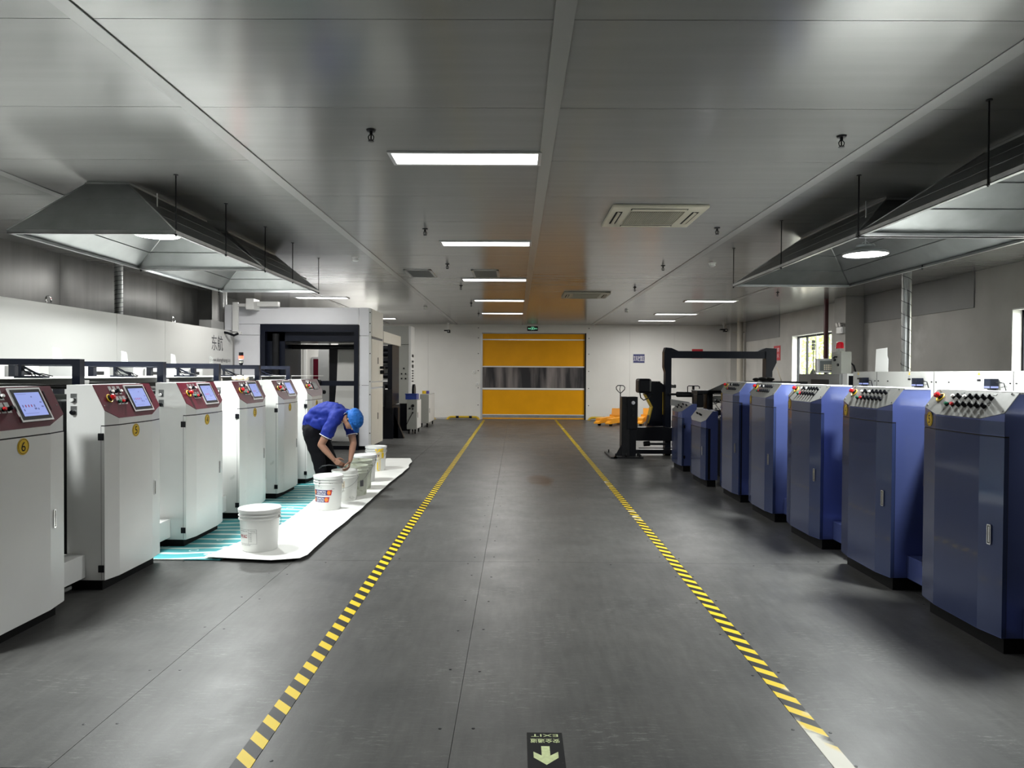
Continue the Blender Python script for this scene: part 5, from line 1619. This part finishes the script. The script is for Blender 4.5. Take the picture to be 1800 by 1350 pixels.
# ---------------------------------------------------------------- pails
def pail(x, y, r, h, m, lab, lid=True, handle_side=1, handle_down=True, deco=None, z0=PZ):
    t = empty('pail', (x, y, z0), lab, 'pail', 'plastic pails on the paper sheet')
    c = (x, y, z0)
    rb = r * .86
    ro = r * .97
    prof = [(.0005, .0), (rb - .006, .0), (rb, .008)]
    prof += [(rb + (ro - rb) * .8, h * .74), (ro * .985, h * .745), (ro + .006, h * .75), (ro + .006, h * .77), (ro * .985, h * .775), (ro * .985, h * .83), (ro + .008, h * .835), (ro + .008, h * .85), (ro * .985, h * .855), (ro * .985, h * .92), (ro + .003, h * .93), (ro + .003, h * .985), (ro - .004, h * .985)]
    if not lid:
        prof += [(ro - .006, h * .9), (rb - .004, h * .75), (rb - .004, h * .72), (.0005, h * .72)]
    else:
        prof += [(ro - .01, h * .96), (.0005, h * .96)]
    MB().lathe(c, prof, n=48).build('body', m, t)
    if lid:
        MB().lathe(c, [(ro + .004, h * .905), (ro + .009, h * .91), (r + .006, h * .99), (r + .003, h), (r - .008, h), (r - .016, h * .968), (.0005, h * .966)], n=48).build('lid', m if m == 'pail' else 'pail', t)
    else:
        MB().lathe(c, [(.0005, h * .722), (rb - .003, h * .722)], n=32).build('contents', 'pail' if m != 'paildirty' else 'paildirty', t)
    # bail handle
    s = handle_side
    pts = []
    rr = ro + .012
    for k in range(17):
        a = math.pi * k / 16
        px_ = rr * math.cos(a)
        ln = rr * math.sin(a)
        if handle_down:
            pts.append((x + px_ * .05 * 0 + s * (ro * .0) + px_ * 0.35 + (0 if True else 0), y - math.sqrt(max(rr * rr * 1.02 - (px_ * .35) ** 2, 0)), z0 + h * .80 - ln * .62))
    if handle_down:
        # front-hanging bail: pivots left and right, dropping to the front
        pts = []
        for k in range(17):
            a = math.pi * k / 16
            th = math.pi + a   # sweeps round the front (-y)
            pts.append((x + rr * math.cos(th), y + rr * math.sin(th) * 1.0, z0 + h * .80 - math.sin(a) * h * .36))
        MB().tube(pts, .0022, 6).build('bail_handle', 'greymachine', t)
    for q in (-1, 1):
        MB().cyl((x + q * (ro - .002), y, z0 + h * .8), (x + q * (ro + .012), y, z0 + h * .8), .012, n=10).build('handle_lug', m, t)
    rad = lambda z: rb + (ro - rb) * .8 * z / (h * .74)
    return t, rad


def wrap(cx_, cy_, z0, rad, off, me_mb):
    """wrap geometry given as (arc length u, unused, height z) round the pail; u=0 faces the camera (-y)"""
    for v in me_mb.bm.verts:
        u, w, z = v.co
        r = rad(z) + off + w
        a = -math.pi / 2 + u / r
        v.co = Vector((cx_ + r * math.cos(a), cy_ + r * math.sin(a), z0 + z))
    return me_mb


def strip(mb, u0, z0, u1, z1, m=0, w=0.0, n=10, slant=0.0):
    us = [u0 + (u1 - u0) * i / n for i in range(n + 1)]
    a = [mb.bm.verts.new((u, w, z0)) for u in us]
    b_ = [mb.bm.verts.new((u + slant * (1 if i == n else 0), w, z1)) for i, u in enumerate(us)]
    for i in range(n):
        f = mb.bm.faces.new((a[i], a[i + 1], b_[i + 1], b_[i])); f.material_index = m; f.smooth = True


def text_uv(mb, body, u, z, w, h, m, off=.0006, bold=False):
    me = text_mesh(body, bold)
    vs = [mb.bm.verts.new((u + v.co.x * w, off, z + v.co.y * h)) for v in me.vertices]
    for p in me.polygons:
        try:
            f = mb.bm.faces.new([vs[i] for i in p.vertices]); f.material_index = m
        except ValueError:
            pass


# nearest pail with the tabular printed label
X, Y = -2.275, 6.29
t, rad = pail(X, Y, .178, .37, 'pail', 'nearest white pail with lid and printed table label, alone near the sheet corner', handle_down=False)
mb = MB()
L0, L1, Zb, Zt = -.19, .03, .075, .20
for (a, b_, c, d_) in ((L0, Zb, L1, Zb + .0015), (L0, Zt, L1, Zt + .0015), (-.045, Zb, -.0435, Zt), (L0, Zb, L0 + .0015, Zt), (L1 - .0015, Zb, L1, Zt), (-.045, Zt - .03, L1, Zt - .0288)):
    strip(mb, a, b_, c, d_, 1)
text_uv(mb, '水性油墨', -.105, .14, .10, .03, 0, bold=True)
text_uv(mb, '油墨有限公司', -.11, .185, .11, .010, 1)
text_uv(mb, '产品合格证', -.005, .185, .055, .009, 1)
for k in range(5):
    text_uv(mb, ['名称', '型号', '规格', '净重', '日期'][k], -.025, .165 - k * .017, .024, .008, 1)
text_uv(mb, '地址 电话 传真 网址', -.10, .064, .15, .008, 1)
wrap(X, Y, PZ, rad, .0012, mb).build('label', ['labelred', 'textgrey'], t)
MB().tube([(X + .178, Y - .0, PZ + .295), (X + .20, Y - .03, PZ + .285), (X + .205, Y - .05, PZ + .25), (X + .19, Y - .05, PZ + .22)], .0025, 6).build('bail_handle', 'greymachine', t)

# second pail with navy and orange labels
X, Y = -2.165, 8.18
t, rad = pail(X, Y, .164, .39, 'pail', 'white pail with two navy and orange labels and black ink splashes', handle_down=False)
mb = MB()
for zc, w in ((.205, .225), (.125, .195)):
    u0 = -.155; h = .031
    strip(mb, u0 - .006, zc - h - .006, u0 + w + .004, zc + h + .004, 3, w=0, slant=.012)
    strip(mb, u0, zc - h, u0 + w, zc + h, 0, w=.0004, slant=.012)
    strip(mb, u0, zc - h, u0 + .03, zc + h, 2, w=.0007)
    strip(mb, u0 + w - .042, zc - h, u0 + w, zc + h, 2, w=.0007, slant=.012)
    for cu, rr in ((u0 + .018, .016), (u0 + w - .026, .02)):
        cen = mb.bm.verts.new((cu, .0011, zc))
        ring = [mb.bm.verts.new((cu + rr * math.cos(q * math.pi / 6), .0011, zc + rr * 1.1 * math.sin(q * math.pi / 6))) for q in range(12)]
        for q in range(12):
            f = mb.bm.faces.new((cen, ring[q], ring[(q + 1) % 12])); f.material_index = 1
    text_uv(mb, 'PEAMON', u0 + w * .47, zc + .012, w * .52, .022, 3, off=.0013, bold=True)
    text_uv(mb, 'SERONS', u0 + w * .47, zc - .014, w * .52, .022, 3, off=.0013, bold=True)
wrap(X, Y, PZ, rad, .0012, mb).build('label', ['labelnavy', 'labelorange', 'labelred', 'hem'], t)
mb = MB()
for (u, z, w, h) in ((-.085, .338, .03, .004), (-.065, .335, .015, .006), (-.07, .305, .016, .013), (-.045, .31, .004, .006), (-.075, .265, .004, .028), (-.115, .305, .003, .01), (-.045, .26, .005, .006), (.06, .305, .005, .01), (.08, .305, .004, .008), (.05, .335, .006, .004), (.08, .245, .03, .003), (.075, .22, .02, .003)):
    strip(mb, u, z, u + w, z + h, 0, n=2)
wrap(X, Y, PZ, lambda z: .164 * .97 * (.99 if z < .28 else 1.0) + .0055 * (1 if z > .28 else 0), .003, mb).build('ink_splash', 'ink', t)
MB().tube([(X + .165, Y, PZ + .312), (X + .185, Y - .02, PZ + .28), (X + .18, Y - .03, PZ + .22), (X + .165, Y - .03, PZ + .19)], .0025, 6).build('bail_handle', 'greymachine', t)

X, Y = -2.115, 8.76
t, rad = pail(X, Y, .164, .375, 'pailmid', 'open grey-white pail the worker is reaching into', lid=False)
mb = MB(); strip(mb, -.02, .17, .035, .25, 0)
text_uv(mb, '合格证', .008, .225, .04, .014, 1); text_uv(mb, '水墨', .008, .195, .035, .016, 1)
wrap(X, Y, PZ, rad, .0015, mb).build('label', ['rag', 'textgrey'], t)
X, Y = -2.068, 9.14
t, rad = pail(X, Y, .162, .385, 'paildirty', 'open green-stained pail directly behind the one being used', lid=False)
mb = MB(); strip(mb, .09, .12, .14, .2, 0); wrap(X, Y, PZ, rad, .0015, mb).build('label', 'textgrey', t)
X, Y = -2.12, 9.66
t, rad = pail(X, Y, .164, .39, 'paildirty', 'second green-stained open pail, third behind the worker\'s hands', lid=False)
mb = MB(); strip(mb, .09, .2, .15, .25, 0); wrap(X, Y, PZ, rad, .0015, mb).build('label', 'greybox', t)
X, Y = -2.2, 10.3
t, rad = pail(X, Y, .168, .385, 'pail', 'clean white lidded pail half hidden behind the stained open pails')
X, Y = -2.262, 11.45
t, rad = pail(X, Y, .168, .39, 'pail', 'farthest white lidded pail streaked with yellow paint')
mb = MB()
strip(mb, -.03, .225, .075, .265, 1, slant=.01); text_uv(mb, 'SERONS', .02, .245, .08, .02, 2)
for (u, z, w, h) in ((.045, .02, .02, .12), (.085, .03, .006, .25), (.10, .02, .004, .28), (.06, .14, .006, .15), (.12, .2, .05, .09), (.03, .285, .03, .03), (.0, .28, .012, .02), (.05, .0, .04, .012)):
    strip(mb, u, z, u + w, z + h, 0, n=3)
wrap(X, Y, PZ, rad, .002, mb).build('paint_drips', ['yellowpaint', 'labelnavy', 'hem'], t)
mb = MB()
for (u, z, w, h) in ((.02, .33, .03, .025), (.07, .325, .05, .03), (.12, .33, .04, .03), (.05, .305, .04, .02), (.1, .3, .06, .02)):
    strip(mb, u, z, u + w, z + h, 0, n=3)
wrap(X, Y, PZ, lambda z: .168, .0045, mb).build('paint_drips', 'yellowpaint', t)


# ---------------------------------------------------------------- the worker
def cap_chain(mb, pts, n=16):
    """tapered capsule chain: pts = [(pos, radius)]"""
    for (p, r), (q, s) in zip(pts[:-1], pts[1:]):
        mb.cyl(p, q, r, s, n)
    for p, r in pts:
        mb.sphere(p, r, sub=2)


def voxel(mb, name, mats, parent, size, smooth=6, noise=0.0, nscale=12.0):
    me = mb.mesh(name, mats, ROOT[parent.name])
    o = bpy.data.objects.new(name, me)
    COL.objects.link(o)
    md = o.modifiers.new("r", 'REMESH'); md.mode = 'VOXEL'; md.voxel_size = size; md.use_smooth_shade = True
    sm = o.modifiers.new("s", 'SMOOTH'); sm.factor = .6; sm.iterations = smooth
    bpy.context.view_layer.update()
    dg = bpy.context.evaluated_depsgraph_get()
    m2 = bpy.data.meshes.new_from_object(o.evaluated_get(dg))
    m2.name = name
    if noise:
        from mathutils import noise as nz
        nn = [v.normal.copy() for v in m2.vertices]
        for v, q in zip(m2.vertices, nn):
            p = v.co * nscale
            k = nz.noise(Vector((p.x * .5, p.y, p.z * 1.3))) + .5 * nz.noise(p * 2.1)
            v.co += q * (k * noise)
    for k in mats:
        if k not in [x.name for x in m2.materials if x]:
            pass
    o.modifiers.clear()
    o.data = m2
    if not m2.materials:
        for k in mats: m2.materials.append(M[k])
    for p in m2.polygons: p.use_smooth = True
    o.parent = parent
    ROOT[o.name] = ROOT[parent.name]
    return o


V = Vector
wk = empty('person', (-2.5, 9.0, 0), 'person in blue polo shirt, black trousers and blue cap bending over a pail', 'person')
body = MB()
pelv = V((-2.56, 8.96, .88))
RH, LH = V((-2.555, 8.87, .84)), V((-2.53, 9.06, .84))
RK, LK = V((-2.455, 8.86, .46)), V((-2.38, 9.1, .47))
RA, LA = V((-2.41, 8.88, .105)), V((-2.37, 9.14, .105))
cap_chain(body, [(RH, .085), (RK, .055), (RA, .038)])
cap_chain(body, [(LH, .085), (LK, .055), (LA, .038)])
sp_ = [(pelv, .125), (V((-2.47, 8.95, 1.0)), .12), (V((-2.35, 8.91, 1.065)), .125), (V((-2.25, 8.87, 1.07)), .12), (V((-2.18, 8.85, 1.05)), .09)]
cap_chain(body, sp_)
NK, HD = V((-2.125, 8.81, 1.025)), V((-2.075, 8.77, .99))
cap_chain(body, [(V((-2.19, 8.85, 1.05)), .07), (NK, .055), (HD, .06)])
# head: long axis from crown (away from neck) ; looking down and to the right
fdir = V((.30, -.30, -.90)).normalized()          # where the face points
cdir = (V((.93, -.18, .22)) - fdir * V((.93, -.18, .22)).dot(fdir)).normalized()   # crown direction
sdir = cdir.cross(fdir).normalized()
hr = Matrix((sdir, fdir, cdir)).transposed()     # local x=side, y=face, z=crown
HC = HD + cdir * .055 + fdir * .01


def HP(a, b_, c): return HC + sdir * a + fdir * b_ + cdir * c


body.sphere(HP(0, -.005, .02), .092, (.83, 1.02, 1.0), rot=hr, sub=3)
body.sphere(HP(0, .03, -.045), .062, (.88, .95, 1.1), rot=hr, sub=2)
body.sphere(HP(0, .06, -.085), .024, (1.3, 1, .9), rot=hr, sub=2)       # chin
body.cyl(HP(0, .082, .01), HP(0, .108, -.03), .008, .015, 10)           # nose
body.sphere(HP(0, .104, -.032), .014, rot=hr, sub=2)
body.sphere(HP(0, .084, -.06), .012, (1.9, .7, .6), rot=hr, sub=2)      # lips
for s in (-1, 1):
    body.sphere(HP(s * .079, -.01, -.012), .022, (.35, .65, 1.2), rot=hr, sub=2)   # ears
    body.sphere(HP(s * .03, .078, .022), .014, (1.3, .5, .5), rot=hr, sub=2)       # brow
# arms
RS, LS = V((-2.235, 8.70, 1.0)), V((-2.13, 9.0, 1.0))
RE, LE = V((-2.385, 8.66, .705)), V((-2.05, 8.93, .70))
RW, LW = V((-2.225, 8.655, .525)), V((-2.045, 8.74, .505))
cap_chain(body, [(V((-2.22, 8.78, 1.03)), .07), (RS, .062), (RE, .043), (RE.lerp(RW, .35), .042), (RW, .026)])
cap_chain(body, [(V((-2.16, 8.92, 1.03)), .07), (LS, .062), (LE, .042), (LE.lerp(LW, .35), .040), (LW, .026)])


def hand(mb, W, fwd, pn, thumb_side, curl, spread=1.0):
    """W wrist, fwd along the palm, pn palm normal (fingers curl towards it), thumb_side unit vector"""
    fwd = fwd.normalized(); ts = (thumb_side - fwd * thumb_side.dot(fwd)).normalized(); pn = (pn - fwd * pn.dot(fwd)); pn = (pn - ts * pn.dot(ts)).normalized()
    for k in range(4):
        q = (k - 1.5) * .0195
        mb.cyl(W + ts * q * .5, W + fwd * .085 + ts * q, .0135, .0115, 8)
        mb.sphere(W + fwd * .085 + ts * q, .0115, sub=1)
    mb.sphere(W + fwd * .045, .03, (1, 1, .45), rot=Matrix((ts, fwd, pn)).transposed(), sub=2)
    L = [.066, .078, .084, .076]
    for k in range(4):
        q = (k - 1.5) * .0195
        p = W + fwd * .085 + ts * q
        d = fwd.copy()
        seg = [L[k] * .45, L[k] * .32, L[k] * .26]
        r = .0095
        for s_ in seg:
            a = curl * (1.0 + .12 * (k - 1.5))
            d = (d * math.cos(a) + pn * math.sin(a)).normalized()
            p2 = p + d * s_
            mb.cyl(p, p2, r, r * .9, 8); mb.sphere(p2, r * .9, sub=1)
            p = p2; r *= .9
    b0 = W + fwd * .02 + ts * .022
    b1 = b0 + (ts * .75 + fwd * .6 + pn * .35).normalized() * .042
    b2 = b1 + (ts * .2 + fwd * .85 + pn * .6).normalized() * .032
    b3 = b2 + (ts * -.15 + fwd * .75 + pn * .7).normalized() * .026
    cap_chain(mb, [(b0, .014), (b1, .012), (b2, .0105), (b3, .009)], 8)


hand(body, RW, V((.80, -.05, -.55)), V((.25, .55, -.6)), V((.4, .1, .9)), .55)
hand(body, LW, V((-.10, -.35, -.80)), V((-.75, -.1, .1)), V((.15, -.9, .2)), .62)
for A_ in (RA, LA):
    cap_chain(body, [(A_, .038), (A_ + V((.02, 0, -.05)), .03), (A_ + V((.14, -.01, -.06)), .028)], 10)
voxel(body, 'body', ['skin'], wk, .0055, smooth=3)

# eyes, brows
for s in (-1, 1):
    MB().sphere(HP(s * .03, .077, .008), .0095, (1.25, .6, .55), rot=hr).build('eye', 'hem', wk)
    MB().sphere(HP(s * .03, .0825, .007), .0045, (1, .5, 1), rot=hr).build('iris', 'hair', wk)
    MB().tube([HP(s * .014, .087, .028), HP(s * .03, .087, .034), HP(s * .048, .078, .03)], .003, 6).build('eyebrow', 'hair', wk)
MB().sphere(HP(0, -.02, .012), .094, (.85, 1.02, .9), rot=hr, sub=3).build('hair', 'hair', wk)
# cap: cloth dome, band, brim towards the face side
cp = MB()
cp.sphere(HP(0, -.012, .045), .117, (.94, 1.12, .80), rot=hr, sub=3)
cp.sphere(HP(.0, -.085, .03), .065, (1.2, .7, .8), rot=hr, sub=2)
cp.sphere(HP(.02, -.115, -.02), .05, (1.5, .6, .8), rot=hr, sub=2)
cap_o = voxel(cp, 'cap', ['cap'], wk, .007, 4, noise=.005, nscale=30)
br = MB()
rows = []
for i in range(13):
    a = math.radians(-68 + 136 * i / 12)
    rr = []
    for j in range(4):
        e = j / 3
        R1 = .105 + .065 * e * math.cos(a * .85)
        rr.append(br.bm.verts.new(HP(math.sin(a) * (R1 * .88), math.cos(a) * R1, .030 - .018 * e * (1 - .5 * abs(a)) - .012 * abs(math.sin(a)) * e)))
    rows.append(rr)
for i in range(12):
    for j in range(3):
        br.bm.faces.new((rows[i][j], rows[i + 1][j], rows[i + 1][j + 1], rows[i][j + 1]))
bo = br.build('cap_brim', 'cap', wk)
so = bo.modifiers.new('thick', 'SOLIDIFY'); so.thickness = .006; so.offset = 0
for p in bo.data.polygons: p.use_smooth = True

# shirt
sh = MB()
cap_chain(sh, [(V((-2.575, 8.955, .955)), .128), (V((-2.485, 8.95, 1.045)), .14), (V((-2.37, 8.91, 1.085)), .142), (V((-2.26, 8.875, 1.085)), .135), (V((-2.19, 8.85, 1.06)), .105)], 20)
sh.sphere((-2.36, 8.87, .98), .12, (1.3, 1.0, .85), sub=3)        # sagging front
sh.sphere((-2.48, 8.88, .95), .11, (1.0, 1.0, .8), sub=3)
cap_chain(sh, [(V((-2.22, 8.77, 1.05)), .095), (RS, .083)], 18)
sh.cyl(RS, RS.lerp(RE, .66), .083, .074, 20)
cap_chain(sh, [(V((-2.15, 8.93, 1.05)), .09), (LS, .08)], 18)
sh.cyl(LS, LS.lerp(LE, .66), .08, .068, 20)
sh.cyl(V((-2.2, 8.85, 1.07)), NK + V((.0, 0, .0)), .085, .066, 18)
voxel(sh, 'shirt', ['shirt'], wk, .009, 3, noise=.016, nscale=10)
for S_, E_, r in ((RS, RE, .0765), (LS, LE, .0705)):
    c = S_.lerp(E_, .655); d = (E_ - S_).normalized()
    q = V((0, 0, 1)).rotation_difference(d).to_matrix()
    MB().tube([c + q @ V((r * math.cos(a), r * math.sin(a), 0)) for a in [k * math.pi / 12 for k in range(24)]], .0045, 6, closed=True).build('sleeve_trim', 'hem', wk)
d = (HD - V((-2.19, 8.85, 1.05))).normalized()
q = V((0, 0, 1)).rotation_difference(d).to_matrix()
c0 = V((-2.13, 8.82, 1.04))
MB().cyl(c0 - d * .025, c0 + d * .02, .078, .070, 24, cap=False).build('collar', 'shirt', wk).modifiers.new('thick', 'SOLIDIFY').thickness = .006
MB().tube([c0 + d * .02 + q @ V((.072 * math.cos(a), .072 * math.sin(a), 0)) for a in [k * math.pi / 12 for k in range(24)]], .003, 6, closed=True).build('collar_trim', 'hem', wk)

# trousers
tr = MB()
cap_chain(tr, [(V((-2.575, 8.96, .88)), .13), (V((-2.555, 8.95, .94)), .125)], 20)
for H_, K_, A_ in ((RH, RK, RA), (LH, LK, LA)):
    cap_chain(tr, [(H_, .112), (H_.lerp(K_, .5), .098), (K_, .078)], 18)
    tr.cyl(K_, A_ + V((0, 0, -.045)), .078, .066, 18)
voxel(tr, 'trousers', ['trouser'], wk, .009, 4, noise=.009, nscale=10)
for A_ in (RA, LA):
    s_ = MB()
    cap_chain(s_, [(V((A_.x - .03, A_.y, .045 + .014)), .042), (V((A_.x + .08, A_.y - .005, .04 + .014)), .043), (V((A_.x + .15, A_.y - .01, .035 + .014)), .037)], 14)
    voxel(s_, 'shoe', ['shoe'], wk, .007, 3)
# flattened soles rest on the paper
wk.location.z = .012
MB().tube([(-2.42, 8.72, .42), (-2.36, 8.62, .46), (-2.27, 8.6, .48), (-2.18, 8.62, .47), (-2.12, 8.66, .45)], .008, 10).build('hose', 'dark', label='grey hose held in the worker\'s right hand, dipping into the pail', cat='hose', loc=(-2.3, 8.65, .45))
